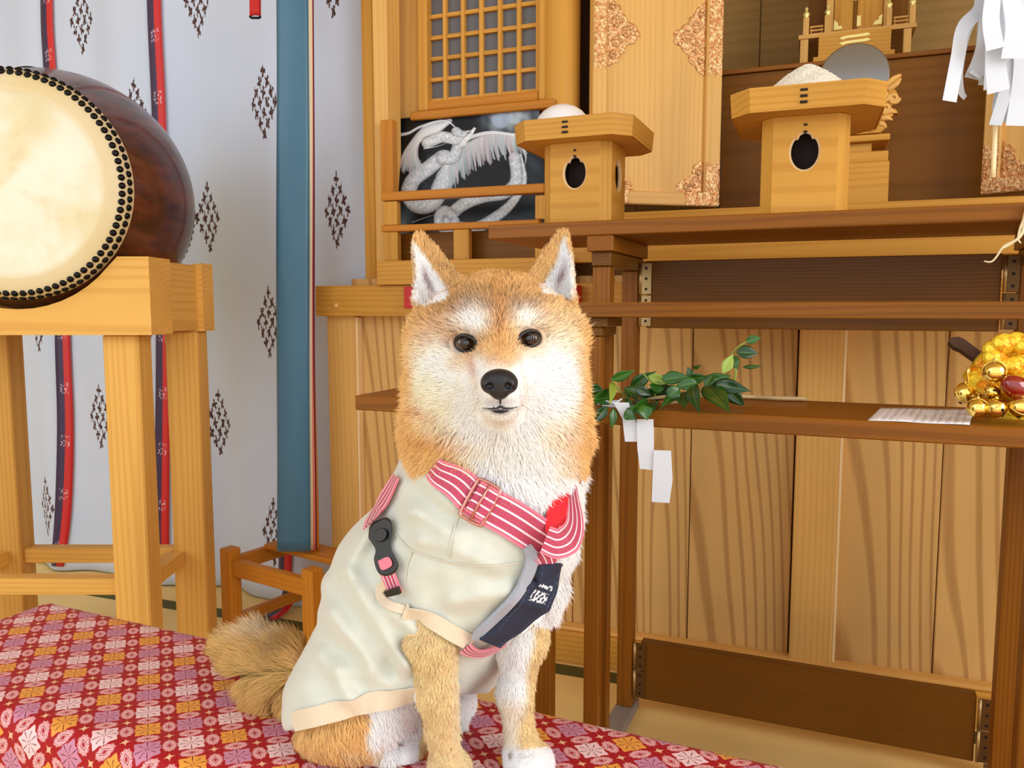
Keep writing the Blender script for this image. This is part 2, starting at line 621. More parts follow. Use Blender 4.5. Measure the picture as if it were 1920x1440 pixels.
ck = xmix(xlt(xabs(k - 2.0), 0.5, .01), ck, (206, 136, 164))
def oval(u, w):
    rr = xlen(u / 0.178, w / 0.30); an = xatan(u / 0.178, w / 0.30)
    body = xlt(rr, xcos(an * 10.0) * 0.07 + 0.93, 0.06)
    ray_ = xlt(xabs(X.op('SINE', an * 5.0)), 0.20, 0.08) * xlt(rr * -1.0, -0.58, 0.03)
    dia = xabs(u) / 0.062 + xabs(w) / 0.115
    core = xlt(dia, 0.75, 0.08)
    ringl = xlt(xabs(dia - 1.25), 0.16, 0.06)
    return body, xmax(ray_, ringl), core
ga, gb = xfr(a + 0.5) - 0.5, xfr(q + 0.5) - 0.5
o1, l1, c1 = oval(ga, fb)
o2, l2, c2 = oval(gb, fa)
star = xlt(xsqrt(xabs(ga)) + xsqrt(xabs(gb)), 0.42, 0.03)
BG, LN = (170, 4, 18), (104, 8, 24)
c = xmix(sq, BG, ck); c = xmix(sq * sq_d, c, LN)
for o_, l_, c_ in ((o1, l1, c1), (o2, l2, c2)):
    c = xmix(o_, c, (240, 170, 172)); c = xmix(o_ * l_, c, LN); c = xmix(o_ * c_, c, BG)
c = xmix(star, c, (240, 190, 150))
link(c, b.inputs['Base Color'])
allm = xmax(xmax(sq, o1), xmax(o2, star))
link(allm * -0.12 + 0.60, b.inputs['Roughness'])
thr = xnoise(xmap(v, scale=(900, 300, 1)), 1.0, 1, .5)
bump(b, allm * 0.8 + thr * 0.6, 0.25, 0.0008)

# tatami
M_TATAMI, b = new_mat('tatami', None, 0.65)
v = xattr('gr')
n1 = xnoise(xmap(v, scale=(6, 420, 1)), 1.0, 2, .6); n2 = xnoise(v, 3, 3, .5)
link(xmix(n1 * 0.5 + n2 * 0.5, (255, 228, 156), (238, 202, 124)), b.inputs['Base Color'])
bump(b, n1, 0.2, 0.001)
M_TBORD, b = new_mat('tatami_border', (86, 84, 30), 0.8)
M_CEIL, _ = new_mat('ceiling_boards', (206, 176, 130), 0.7)
M_WALL, _ = new_mat('pale_plaster', (226, 214, 190), 0.9)

# leaves
M_LEAF, b = new_mat('leaf_green', None, 0.28, coat=0.2)
v = xattr('gr'); s, t, _ = xsep(v)
rib = xlt(xabs(t), 0.0006, 0.0005)
c = xmix(xrand(), (14, 56, 12), (48, 104, 26))
link(xmix(rib * .6, c, (120, 165, 70)), b.inputs['Base Color'])
M_TWIG, _ = new_mat('pale_twig', (196, 168, 120), 0.7)
M_LEAFY, _ = new_mat('young_leaf', (150, 172, 66), 0.4)

# paper sheet with columns of writing
M_SHEET, b = new_mat('written_sheet', None, 0.75)
v = xattr('gr'); s, t, _ = xsep(v)
cols = xlt(xabs(xfr(s / 0.0125) - 0.5), 0.30, 0.08)
chars = xramp(xnoise(xmap(v, scale=(420, 300, 1)), 1.0, 2, .6), 0.50, 0.56)
area_ = xlt(xabs(t), 0.052, 0.002) * xlt(xabs(s), 0.07, 0.002)
rows_ = xramp(xnoise(xmap(v, scale=(60, 9, 1)), 1.0, 0, .5), 0.40, 0.46)
link(xmix(cols * chars * area_ * rows_ * 0.75, (244, 242, 246), (90, 80, 110)), b.inputs['Base Color'])

# brocade ball on the bell staff
M_YBROC, b = new_mat('yellow_brocade', None, 0.3, 0.35)
v = xattr('gr')
n1 = xnoise(v, 60, 3, .6); n2 = xnoise(v, 120, 2, .6)
link(xmix(xramp(n1, .45, .62), (255, 222, 60), (240, 150, 10)), b.inputs['Base Color'])
bump(b, n1 + n2, 0.8, 0.003)
M_BEAD, _ = new_mat('red_bead', (140, 20, 8), 0.08, coat=1.0)

# vertex colour material (painting, dog skin, fur)
def vcol_mat(name, rough=0.7, spec=0.3, sheen=0.0):
    m, b = new_mat(name, None, rough, spec=spec, sheen=sheen)
    link(xattr('col', 'Color'), b.inputs['Base Color'])
    return m
M_PAINT = vcol_mat('painted_board', 0.35)
# ------------------------------------------------------------------ setting
VW = 2.0          # front plane of the altar wall's posts
# floor: tatami mats laid in the altar frame
fl = structure('floor', (0, 0, 0), AL.yaw)
gsub = G(); cbox(gsub, AL, -4.2, 3.4, -2.4, 4.6, -0.10, -0.031, ch=0.0)
put('subfloor', gsub, M_DARKGAP, fl)
def tatami(u0, u1, v0, v1, along='u'):
    g = G(); cbox(g, AL, u0, u1, v0, v1, -0.030, 0.0, grain=along, ch=0.003)
    o = put('tatami_mat', g, M_TATAMI, fl)
    for side in (0, 1):
        g = G()
        if along == 'u':
            a, c_ = (v0, v0 + 0.028) if side == 0 else (v1 - 0.028, v1)
            cbox(g, AL, u0, u1, a, c_, -0.01, 0.0015, ch=0.0004)
        else:
            a, c_ = (u0, u0 + 0.028) if side == 0 else (u1 - 0.028, u1)
            cbox(g, AL, a, c_, v0, v1, -0.01, 0.0015, grain='v', ch=0.0004)
        put('mat_border', g, M_TBORD, o)
rows = [(1.03, 1.94, 'u'), (0.12, 1.03, 'u'), (-0.79, 0.12, 'u'), (-1.70, -0.79, 'u'), (1.94, 2.30, 'u')]
for ri, (v0, v1, al) in enumerate(rows):
    x = -4.1 + (0.91 if ri % 2 else 0) - 0.3
    while x < 3.3:
        a = max(x, -4.1)
        if min(x + 1.82, 3.3) - a > 0.2: tatami(a, min(x + 1.82, 3.3), v0, v1, al)
        x += 1.82

# back wall: cedar boards between posts, sill and head beam
wl = structure('wall_back', AL.P(0.4, VW, 0), AL.yaw)
def ublo(px, py=900, v=VW + 0.03): return AL.U(px, py, v)
def uu(px, py, v): return AL.U(px, py, v)
seams = [(665, 900), (762, 900), (875, 900), (985, 900), (1075, 900), (1165, 900), (1294, 900), (1488, 900)]
us = [uu(a, b_, VW + 0.03) for a, b_ in seams]
VB = VW + 0.03
zt = 1.03
def board(ua, ub):
    g = G()
    cbox(g, AL, ua + 0.0012, ub - 0.0012, VB, VB + 0.018, 0.08, zt, grain='z', ch=0.0022,
         off=np.array([random.uniform(-8, 8), random.uniform(-.03, .03), random.uniform(.004, .03)]))
    put('plank', g, M_BOARD, wl)
for a, b_ in zip(us[:-1], us[1:]): board(a, b_)
pr0, pr1 = uu(1490, 900, VW), uu(1572, 900, VW)
us2 = [uu(1570, 900, VB), uu(1766, 900, VB), uu(1966, 900, VB)]
us2 += [us2[-1] + 0.2 * (i + 1) for i in range(5)]
for a, b_ in zip(us2[:-1], us2[1:]): board(a, b_)
def wpost(ua, ub, z1=1.0, v=VW):
    g = G(); cbox(g, AL, ua, ub, v, v + 0.10, 0, z1, grain='z', ch=0.003)
    put('post', g, M_PALE, wl)
wpost(pr0, pr1)
lp0, lp1 = uu(617, 800, VW), uu(668, 800, VW)
wpost(lp0, lp1)
wpost(us2[-1], us2[-1] + 0.1)
g = G(); cbox(g, AL, lp1 - 0.02, us2[-1] + 0.1, VB + 0.0185, VB + 0.030, 0.02, zt, ch=0.001); put('backing', g, M_DARKGAP, wl)
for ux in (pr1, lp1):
    g = G(); cbox(g, AL, ux + 0.0004, ux + 0.0075, VW + 0.004, VW + 0.0295, 0.097, 0.92, grain='z', ch=0.001); put('edge_highlight_strip', g, M_EDGELIGHT, wl)  # pale strip paints the highlight along the post's chamfered edge
# sill under the boards
g = G(); cbox(g, AL, lp1, 2.6, VW - 0.02, VW + 0.05, 0, 0.086, ch=0.004); put('sill', g, M_ALTAR, wl)
g = G(); cbox(g, AL, lp1, 2.6, VW - 0.008, VW + 0.03, 0.0865, 0.096, ch=0.003); put('sill_cap', g, M_PALE, wl)
# head beam
hb0, hb1 = AL.Z(700, 593, VW - 0.03), AL.Z(700, 535, VW - 0.03)
g = G(); cbox(g, AL, uu(591, 560, VW - 0.03), 2.6, VW - 0.03, VW + 0.06, hb0, hb1, ch=0.002)
put('head_beam', g, M_ALTAR, wl)
g = G(); c = AL.P(uu(632, 573, VW - 0.03), VW - 0.03, AL.Z(632, 573, VW - 0.03))
lathe(g, [(0.008, 0), (0.008, 0.006), (0.005, 0.0085), (0.0, 0.009)], c, -AL.v, 12); put('dowel', g, M_PALE, wl)

# upper shell: back wall of the alcove, left wall behind the curtain, ceiling
wu = structure('wall_alcove', AL.P(0.6, 2.95, 1.0), AL.yaw)
x = -0.62
while x < 2.6:
    if x < -0.6:
        g = G(); cbox(g, AL, -1.4, 2.62, 2.985, 3.0, 0.9, 2.75, ch=0.001); put('backing', g, M_BACK, wu)
        g = G(); cbox(g, AL, -1.4, x, 2.95, 2.98, 0.9, 2.75, ch=0.001); put('wall_panel', g, M_BACK, wu)
    g = G(); cbox(g, AL, x + 0.001, x + 0.42, 2.95, 2.98, 0.9, 2.75, grain='u', ch=0.002); put('wall_panel', g, M_BACK, wu); x += 0.421
wbox('wall_left', AL, -4.1, -4.05, -1.8, 2.5, 0, 2.75, M_WALL, kind='structure')
wbox('wall_far', AL, -4.1, -1.25, 2.42, 2.47, 0, 2.75, M_WALL, kind='structure')
wbox('wall_right', AL, 2.62, 2.67, 1.0, 3.0, 0, 2.75, M_WALL, kind='structure')
wbox('ceiling', AL, -4.15, 2.7, -0.4, 3.05, 2.75, 2.80, M_CEIL, kind='structure')
# ------------------------------------------------------------------ curtain with ribbons
VC = 2.09
def fold(s, z):
    k = max(0.0, 1.9 - z) * 0.011 + 0.009
    return (math.sin(s * 13 + 0.6 * math.sin(z * 1.3)) * k + math.sin(s * 31 + z * 1.1 + 1.0) * k * 0.35
            + 0.012 * math.sin(s * 6.2 - z * 0.8))
CU0, CU1 = -3.7, AL.U(703, 300, VC)
g = G()
sheet(g, lambda a, b: AL.P(CU0 + (CU1 - CU0) * a, VC + fold(CU0 + (CU1 - CU0) * a, 2.72 * b), 0.006 + 2.70 * b), 150, 60,
      grfn=lambda a, b: (CU0 + (CU1 - CU0) * a, 0.006 + 2.70 * b, 0), thick=0.002)
curt = put('hanging_curtain', g, M_CURT, smooth=True, label='long white silk curtain printed with brown lozenge crests behind the big drum', cat='curtain', yaw=AL.yaw)
def ribbon(path, zs, w=0.052):
    P = smooth_path([(*AL.on(x, y, VC), 0) for x, y in path], 40)
    g = G()
    def fn(a, b):
        q = P[min(int(round(b * 39)), 39)]
        s = q[0] + (a - 0.5) * w
        return AL.P(s, VC - 0.008 + fold(s, q[1]), max(q[1], 0.004))
    sheet(g, fn, 4, 39, thick=0.001, grfn=lambda a, b: (P[min(int(round(b * 39)), 39)][1], (a - 0.5) * w, 0))
    return put('ribbon', g, M_RIBBON, curt, smooth=True)
ribbon([(86, -300), (86, 0), (92, 130), (112, 420), (119, 632), (128, 800), (131, 960), (127, 1055)], None)
ribbon([(296, -300), (299, 0), (308, 250), (313, 600), (314, 950), (316, 1062)], None, 0.050)
ribbon([(556, -300), (556, 0), (552, 500), (548, 900), (546, 1090)], None)
# the end of the third ribbon curling out over the mats
P = smooth_path([AL.P(*[AL.on(546, 1085, VC - 0.02)[0]], VC - 0.02, 0.10), at_z(543, 1112, 0.05), at_z(530, 1140, 0.02), at_z(505, 1160, 0.006)], 24)
g = G()
side = np.array([0.86, -0.30, 0])
sheet(g, lambda a, b: P[min(int(round(b * 23)), 23)] + side * (a - 0.5) * 0.056, 4, 23, thick=0.0015,
      grfn=lambda a, b: (b * 0.2, (a - 0.5) * 0.056, 0))
put('ribbon', g, M_RIBBON, curt, smooth=True)

# ------------------------------------------------------------------ taiko stand
st = thing('drum_stand', 'sturdy yellow pine frame with open legs under the big drum', 'stand', (-1.1, 2.0, 0))
zb0, zb1 = 0.886, 1.062
xr = -0.815
def sbox(name, *a, **k): return wbox(name, WD, *a, M_STAND, st, **k)
# front and rear beams, hollowed for the drum: two ends and a low middle
def cradle(name, x0, x1, v0, v1, rad):
    g = G(); cx, top = -1.115, 1.062
    zc = 1.218
    poly = [(x0, zb0), (x1, zb0), (x1, top)]
    for k in range(17):
        a = math.radians(-33 - 114 * k / 16)
        poly.append((cx + rad * math.cos(a), zc + rad * math.sin(a)))
    poly.append((x0, top))
    poly = [(p[0], min(p[1], top)) for p in poly]
    prism(g, poly, WD, v0, v1, axis='v')
    return put(name, g, M_STAND, st)
cradle('front_beam', -1.43, xr, 1.812, 1.925, 0.274)
cradle('rear_beam', -1.43, xr + 0.012, 2.09, 2.165, 0.300)
sbox('side_beam', -0.905, xr - 0.004, 1.9255, 2.0895, zb0 + 0.004, zb1 - 0.006, grain='v')
sbox('side_beam', -1.42, -1.34, 1.9255, 2.0895, zb0 + 0.004, zb1 - 0.006, grain='v')
def sleg(x0, x1, v0, v1):
    g = G(); cbox(g, WD, x0, x1, v0, v1, 0, zb0 - 0.0005, grain='z', ch=0.004); put('leg', g, M_STAND, st)
sleg(-0.945, -0.862, 1.845, 1.915)
sleg(-0.905, -0.820, 2.085, 2.155)
sleg(-1.415, -1.335, 1.845, 1.915)
sleg(-1.400, -1.315, 2.085, 2.155)
sbox('lower_rail', -1.334, -0.9455, 1.86, 1.90, 0.262, 0.302)
sbox('lower_rail', -1.314, -0.9055, 2.10, 2.14, 0.262, 0.302)
sbox('lower_rail', -0.925, -0.875, 1.9155, 2.0845, 0.262, 0.300, grain='v')
sbox('lower_rail', -1.395, -1.345, 1.9155, 2.0845, 0.262, 0.300, grain='v')

# ------------------------------------------------------------------ taiko
HC = at(12, 344, 1.765)
dax = np.array([-0.105, 1.0, 0.0]); dax /= np.linalg.norm(dax)
R0, LEN = 0.248, 0.535
dr = thing('taiko_drum', 'big barrel drum with dark lacquered body and cream skin held by black tacks', 'drum', (HC + dax * LEN / 2 - np.array([0, 0, 0.31])))
g = G()
prof = []
for k in range(25):
    t = k / 24
    prof.append((R0 - 0.003 + 0.060 * math.sin(math.pi * t) ** 1.05 if 0 < t < 1 else R0 - 0.003, 0.03 + (LEN - 0.06) * t))
lathe(g, prof, HC, dax, 96)
for i in range(len(g.g)): g.g[i] = g.g[i]
put('drum_body', g, M_DRUM, dr, smooth=True)
def skin(c, ax):
    g = G()
    lathe(g, [(0.0001, 0.0), (0.12, 0.0), (0.193, 0.0005), (0.199, -0.0045), (0.207, -0.003), (0.222, 0.0), (0.236, 0.006), (0.2445, 0.016), (0.2485, 0.03), (0.2515, 0.060), (0.2535, 0.075), (0.2485, 0.0755)], c, ax, 96)
    return put('drum_skin', g, M_SKIN, dr, smooth=True)
skin(HC, dax)
skin(HC + dax * LEN, -dax)
e1 = np.cross(dax, [0, 0, 1.0]); e1 /= np.linalg.norm(e1); e2 = np.cross(e1, dax)
tg = G(); ellipsoid(tg, (0, 0, 0), (0.0078, 0.0078, 0.0062), 10, 4, lo=0, hi=90)
tmesh = mesh_from('tack', np.concatenate(tg.v), tg.f, np.concatenate(tg.g), [M_BLACK], smooth=True)
drM = dr.matrix_world.inverted()
def tack(pos, nrm):
    o = bpy.data.objects.new('tack', tmesh); COL.objects.link(o); o.parent = dr
    o.matrix_local = drM @ (Matrix.Translation(Vector(pos)) @ Vector(nrm).to_track_quat('Z', 'Y').to_matrix().to_4x4())
NT = 84
for row, (rr_, hh, tilt) in enumerate([(0.2365, 0.0075, 0.75), (0.2470, 0.0235, 0.25)]):
    for k in range(NT):
        a = 2 * math.pi * (k + 0.5 * row) / NT
        rad = e1 * math.cos(a) + e2 * math.sin(a)
        n = rad * (1 - tilt) - dax * tilt; n /= np.linalg.norm(n)
        tack(HC + dax * hh + rad * rr_, n)
for k in range(NT):
    a = 2 * math.pi * k / NT
    rad = e1 * math.cos(a) + e2 * math.sin(a)
    tack(HC + dax * (LEN - 0.03) + rad * 0.2485, rad)
# iron lifting ring on the top of the barrel
g = G(); a = np.linspace(0, 2 * math.pi, 28, endpoint=False)
rc = HC + dax * 0.16 + np.array([-0.03, 0, 0.268])
tube(g, [rc + e1 * 0.034 * math.cos(t) + dax * 0.034 * math.sin(t) + np.array([0, 0, 0.006 + 0.01 * math.cos(t)]) for t in a], 0.005, 8, closed=True)
put('lifting_ring', g, M_BLACK, dr, smooth=True)

# ------------------------------------------------------------------ silk banner on its little stand
FP = at_z(437, 1192, 0.0)
S3 = Frame(33, (FP[0], FP[1], 0))
bs = thing('banner_stand', 'low orange wooden stand with four short legs under the blue silk banner', 'stand', S3.P(0.16, 0.16, 0), S3.yaw)
H3, W3 = 0.262, 0.335
for (a, b_, nm) in ((0, 0, 'leg'), (W3, 0, 'leg'), (0, W3, 'leg'), (W3, W3, 'leg')):
    wbox(nm, S3, a - 0.021, a + 0.021, b_ - 0.021, b_ + 0.021, 0.0, H3, M_ORANGE, bs, grain='z', ch=0.003)
for v_ in (0, W3):
    wbox('rail', S3, 0.0215, W3 - 0.0215, v_ - 0.012, v_ + 0.012, 0.185, 0.232, M_ORANGE, bs)
for u_ in (0, W3):
    wbox('rail', S3, u_ - 0.012, u_ + 0.012, 0.0215, W3 - 0.0215, 0.190, 0.232, M_ORANGE, bs, grain='v')
    wbox('stretcher', S3, u_ - 0.012, u_ + 0.012, 0.0215, W3 - 0.0215, 0.03, 0.06, M_ORANGE, bs, grain='v')
wbox('cross_board', S3, 0.0125, W3 - 0.0125, 0.11, 0.20, 0.2325, 0.247, M_ORANGE, bs)
cb = S3.P(0.175, 0.155, 0)
wbox('pole', Frame(33, cb), -0.013, 0.013, -0.013, 0.013, 0.2475, 2.25, M_ORANGE, bs, grain='z', ch=0.003)
wbox('cross_arm', Frame(12, (cb[0] - 0.03, cb[1] - 0.02, 0)), -0.10, 0.10, -0.045, 0.005, 2.10, 2.13, M_ORANGE, bs)
YB = float(cb[1]) - 0.065
ban = thing('silk_banner', 'tall blue silk banner with cream and pink strips behind it, hanging beside the curtain', 'banner', at(552, 1030, YB))
def strip(xl0, xr0, xl1, xr1, dy, mat, yb, wave=0.0, name='strip'):
    g = G()
    T0, T1 = at(xl0, -260, YB + dy), at(xr0, -260, YB + dy)
    B0, B1 = at(xl1, yb, YB + dy), at(xr1, yb, YB + dy)
    T0 = T0.copy()
    def fn(a, b):
        p = (B0 * (1 - a) + B1 * a) * (1 - b) + (T0 * (1 - a) + T1 * a) * b
        return p + np.array([wave * math.sin(b * 9 + 1), 0.004 * math.sin(b * 11 + a * 2) + 0.006 * (a - .5) ** 2 * 4, 0])
    sheet(g, fn, 8, 60, thick=0.0012, grfn=lambda a, b: (b * 1.8, a * .1, 0))
    return put(name, g, mat, ban, smooth=True)
strip(516, 577, 518, 581, 0.0, M_BLUE, 1035)
strip(524, 584, 524, 585, 0.010, M_SILKW, 1033, 0.001)
strip(532, 583, 530, 589, 0.018, M_SILKP, 1034, 0.002)
strip(538, 586, 534, 592, 0.026, M_SILKR, 1032, 0.001)

# red strap hanging from above
g = G(); Yc = 2.3
T0, B0 = at(470, -420, Yc), at(478, 30, Yc)
sheet(g, lambda a, b: B0 * (1 - b) + T0 * b + np.array([(a - .5) * 0.030, 0.003 * math.sin(b * 8), 0.004 * math.cos((a - .5) * 3) * (b < 0.02)]), 4, 30, thick=0.006)
tt = thing('hanging_red_strap', 'red padded cloth strap end hanging in front of the white curtain', 'strap', B0)
put('strap', g, M_REDCORD, tt, smooth=True)
g = G(); tube(g, [B0 + np.array([-0.0155, 0.003, 0.0]), B0 + np.array([-0.01, 0.003, -0.004]), B0 + np.array([0.01, 0.003, -0.004]), B0 + np.array([0.0155, 0.003, 0.0])], 0.0035, 8)
put('edging', g, M_BLACK, tt, smooth=True)
g = G(); tube(g, [T0, np.array([T0[0], T0[1], 2.749])], 0.006, 8); put('cord', g, M_REDCORD, tt, smooth=True)

# ------------------------------------------------------------------ bench and brocade
EA, EB = at_z(92, 1121, 0.462), at_z(1540, 1440, 0.462)
d_ = (EB - EA)[:2]; yb_ = -math.degrees(math.atan2(d_[1], d_[0]))
BN = Frame(yb_, (EA[0], EA[1], 0))
BW = 0.285; BL = 2.1
bench = thing('bench', 'narrow wooden bench hidden under the red brocade', 'bench', BN.P(BL / 2, -BW / 2, 0), BN.yaw)
wbox('seat', BN, 0.03, BL - 0.03, -BW + 0.03, -0.03, 0.42, 0.4603, M_STAND, bench)
for a in (0.12, BL - 0.12):
    for b_ in (-BW + 0.05, -0.05):
        wbox('leg', BN, a - 0.022, a + 0.022, b_ - 0.022, b_ + 0.022, 0, 0.4195, M_STAND, bench, grain='z')
# cloth: profile across the bench, rounded over both long edges and the end
def cloth_pt(s, t):
    """s along, t across (0 at the far edge, negative t hangs behind)"""
    rnd = 0.022
    def edge(x, L):
        # returns position and drop for arc length x measured from one edge (0) to the other (L)
        q = math.pi / 2 * rnd
        if x < -q: return -rnd * 0 - rnd * 0.0, (-x - q) + rnd
        if x < 0:
            a = -x / rnd
            return rnd * (1 - math.sin(a)), rnd * (1 - math.cos(a))
        if x > L + q: return L, (x - L - q) + rnd
        if x > L:
            a = (x - L) / rnd
            return L - rnd * (1 - math.sin(a)), rnd * (1 - math.cos(a))
        return rnd + (L - 2 * rnd) * x / L, 0.0
    u, du = edge(s, BL)
    v, dv = edge(t, BW)
    fall = max(du, dv)
    wob = 0.006 * math.sin(s * 21) * min(1, dv * 8) + 0.006 * math.sin(t * 30) * min(1, du * 8)
    out_v = (1 if t > BW / 2 else -1) * wob if dv > 0 else 0
    out_u = -wob if du > 0 else 0
    z = 0.462 - fall + (0.0012 * math.sin(s * 17) * math.sin(t * 22) if fall == 0 else 0)
    return BN.P(u + out_u, -v - out_v, z)
g = G()
NS, NTT = 230, 74
S0, S1, T0_, T1_ = -0.34, BL + 0.34, -0.20, BW + 0.34
sheet(g, lambda a, b: cloth_pt(S0 + (S1 - S0) * a, T0_ + (T1_ - T0_) * b), NS, NTT, thick=0.0,
      grfn=lambda a, b: (S0 + (S1 - S0) * a, -(T0_ + (T1_ - T0_) * b), 0))
g.f = [f[::-1] for f in g.f]
put('brocade_cloth', g, M_BROC, smooth=True, label='crimson flower brocade cloth draped over the bench under the dog', cat='cloth', yaw=BN.yaw)
# ------------------------------------------------------------------ the three offering tables
# top tier: folding table, legs joined by wide hinged rails
V1F, V1L, V1B = 1.50, 1.54, 1.765
zt0, zt1 = TB.Z(1127, 441, V1F), TB.Z(1127, 413, V1F)
t1 = thing('folding_table', 'tall brown folding table carrying both offering stands, the rear and highest of three', 'table', TB.P(0.3, 1.64, 0), TB.yaw)
uL = TB.U(915, 440, V1F)
UR = 1.10
wbox('tabletop', TB, uL, UR + 0.16, V1F, 1.80, zt0, zt1, M_BROWN, t1, ch=0.002)
ul1, ul2 = TB.U(1111, 520, V1L - 0.018), TB.U(1143, 520, V1L - 0.018)
LT = [(ul1, ul2), (TB.U(1862, 1380, V1B - .02), TB.U(1862, 1380, V1B - .02) + 0.038)]
for (a, b_) in LT:
    for vv in (V1L, V1B):
        wbox('leg', TB, a, b_, vv - 0.018, vv + 0.018, 0.022, zt0 - 0.058, M_BROWN, t1, grain='z')
    wbox('top_bearer', TB, a - 0.006, b_ + 0.012, V1L - 0.04, V1B + 0.03, zt0 - 0.030, zt0 - 0.0005, M_BROWN, t1, grain='v')
    wbox('top_block', TB, a + 0.000, b_ + 0.004, V1L - 0.026, V1B + 0.02, zt0 - 0.0575, zt0 - 0.0305, M_BROWND, t1, grain='v')
    wbox('foot', TB, a - 0.004, b_ + 0.006, V1L - 0.05, V1B + 0.04, 0.0, 0.0215, M_CONC, t1, grain='v')
ra, rb = LT[0][1] + 0.012, LT[1][0] - 0.022
rz = [(TB.Z(1230, 615, V1B), TB.Z(1230, 490, V1B)), (0.046, TB.Z(1195, 1197, V1B))]
for (z0, z1) in rz:
    rail = wbox('rail_board', TB, ra + 0.008, rb - 0.008, V1B - 0.012, V1B + 0.012, z0, z1, M_BROWND, t1)
    for side, u0 in ((0, LT[0][1] + 0.0005), (1, LT[1][0] - 0.0305)):
        for (h0, h1) in ((z0 + 0.004, (z0 + z1) / 2 - 0.001), ((z0 + z1) / 2 + 0.001, z1 - 0.004)):
            g = G(); cbox(g, TB, u0 + 0.007, u0 + 0.030, V1B - 0.0165, V1B - 0.0125, h0, h1, ch=0.0008)
            hp = put('hinge', g, M_BRASS if z0 > 0.5 and side == 0 else M_HINGED, t1)
            g = G(); tube(g, [TB.P(u0 + 0.006, V1B - 0.0155, h0), TB.P(u0 + 0.006, V1B - 0.0155, h1)], 0.0035, 8)
            put('hinge_pin', g, M_BRASS, hp, smooth=True)
            for k in range(3):
                g = G(); zz = h0 + (h1 - h0) * (k + 0.5) / 3
                lathe(g, [(0.0032, 0), (0.0028, 0.0006), (0, 0.0008)], TB.P(u0 + 0.019, V1B - 0.0165, zz), -TB.v, 8)
                put('screw', g, M_SCREWD, hp)
# middle tier
V2F = 1.375
zm0, zm1 = TB.Z(1500, 597, V2F), TB.Z(1500, 566, V2F)
t2 = thing('middle_table', 'brown plank table of middle height between the high folding table and the low one', 'table', TB.P(0.3, 1.44, 0), TB.yaw)
uM = TB.U(1083, 580, V2F)
wbox('tabletop', TB, uM, 1.14, V2F, V2F + 0.125, zm0, zm1, M_BROWN, t2)
ma = TB.U(1098, 800, 1.395)
for a in (ma, 1.02):
    wbox('bearer', TB, a - 0.012, a + 0.040, 1.39, 1.495, zm0 - 0.018, zm0 - 0.0005, M_BROWND, t2, grain='v')
    wbox('block', TB, a - 0.002, a + 0.030, 1.392, 1.490, zm0 - 0.034, zm0 - 0.0185, M_BROWND, t2, grain='v')
    for vv in (1.408, 1.474):
        wbox('leg', TB, a, a + 0.027, vv - 0.013, vv + 0.013, 0.0, zm0 - 0.0345, M_BROWN, t2, grain='z')
# low tier
V3F, V3B = 1.155, 1.372
t3 = thing('low_table', 'long low brown plank table in front holding the leafy branch and the bells', 'table', TB.P(0.3, 1.26, 0), TB.yaw)
z31 = TB.Z(1500, 783, V3F); z30 = TB.Z(1500, 817, V3F)
uW = TB.U(665, 752, V3F)
wbox('tabletop', TB, uW, 1.12, V3F, V3B, z30, z31, M_BROWN, t3, ch=0.002)
la = TB.U(1004, 1230, V3B - 0.035); lb = la + 0.030
ra3 = TB.U(1872, 1200, V3B - 0.037)
for (a, b_) in ((la, lb), (ra3, ra3 + 0.034)):
    for vv in (V3F + 0.035, V3B - 0.022):
        wbox('leg', TB, a, b_, vv - 0.015, vv + 0.015, 0.0, z30 - 0.0185, M_BROWND if a > 0.3 else M_BROWN, t3, grain='z')
    wbox('bearer', TB, a + 0.004, b_ - 0.004, V3F + 0.012, V3B - 0.006, z30 - 0.018, z30 - 0.0005, M_DARKGAP, t3, grain='v')
Z3, Z1 = z31, zt1

# red cloth-covered bar in front of the head beam
wbox('red_cloth_bar', AL, AL.U(757, 556, VW - 0.075), AL.U(1082, 566, VW - 0.075), VW - 0.075, VW - 0.032, hb0 + 0.022, hb1 - 0.006, M_REDLAC,
     label='red cloth-covered bar on the light beam behind the head of the dog', cat='bar', yaw=AL.yaw)

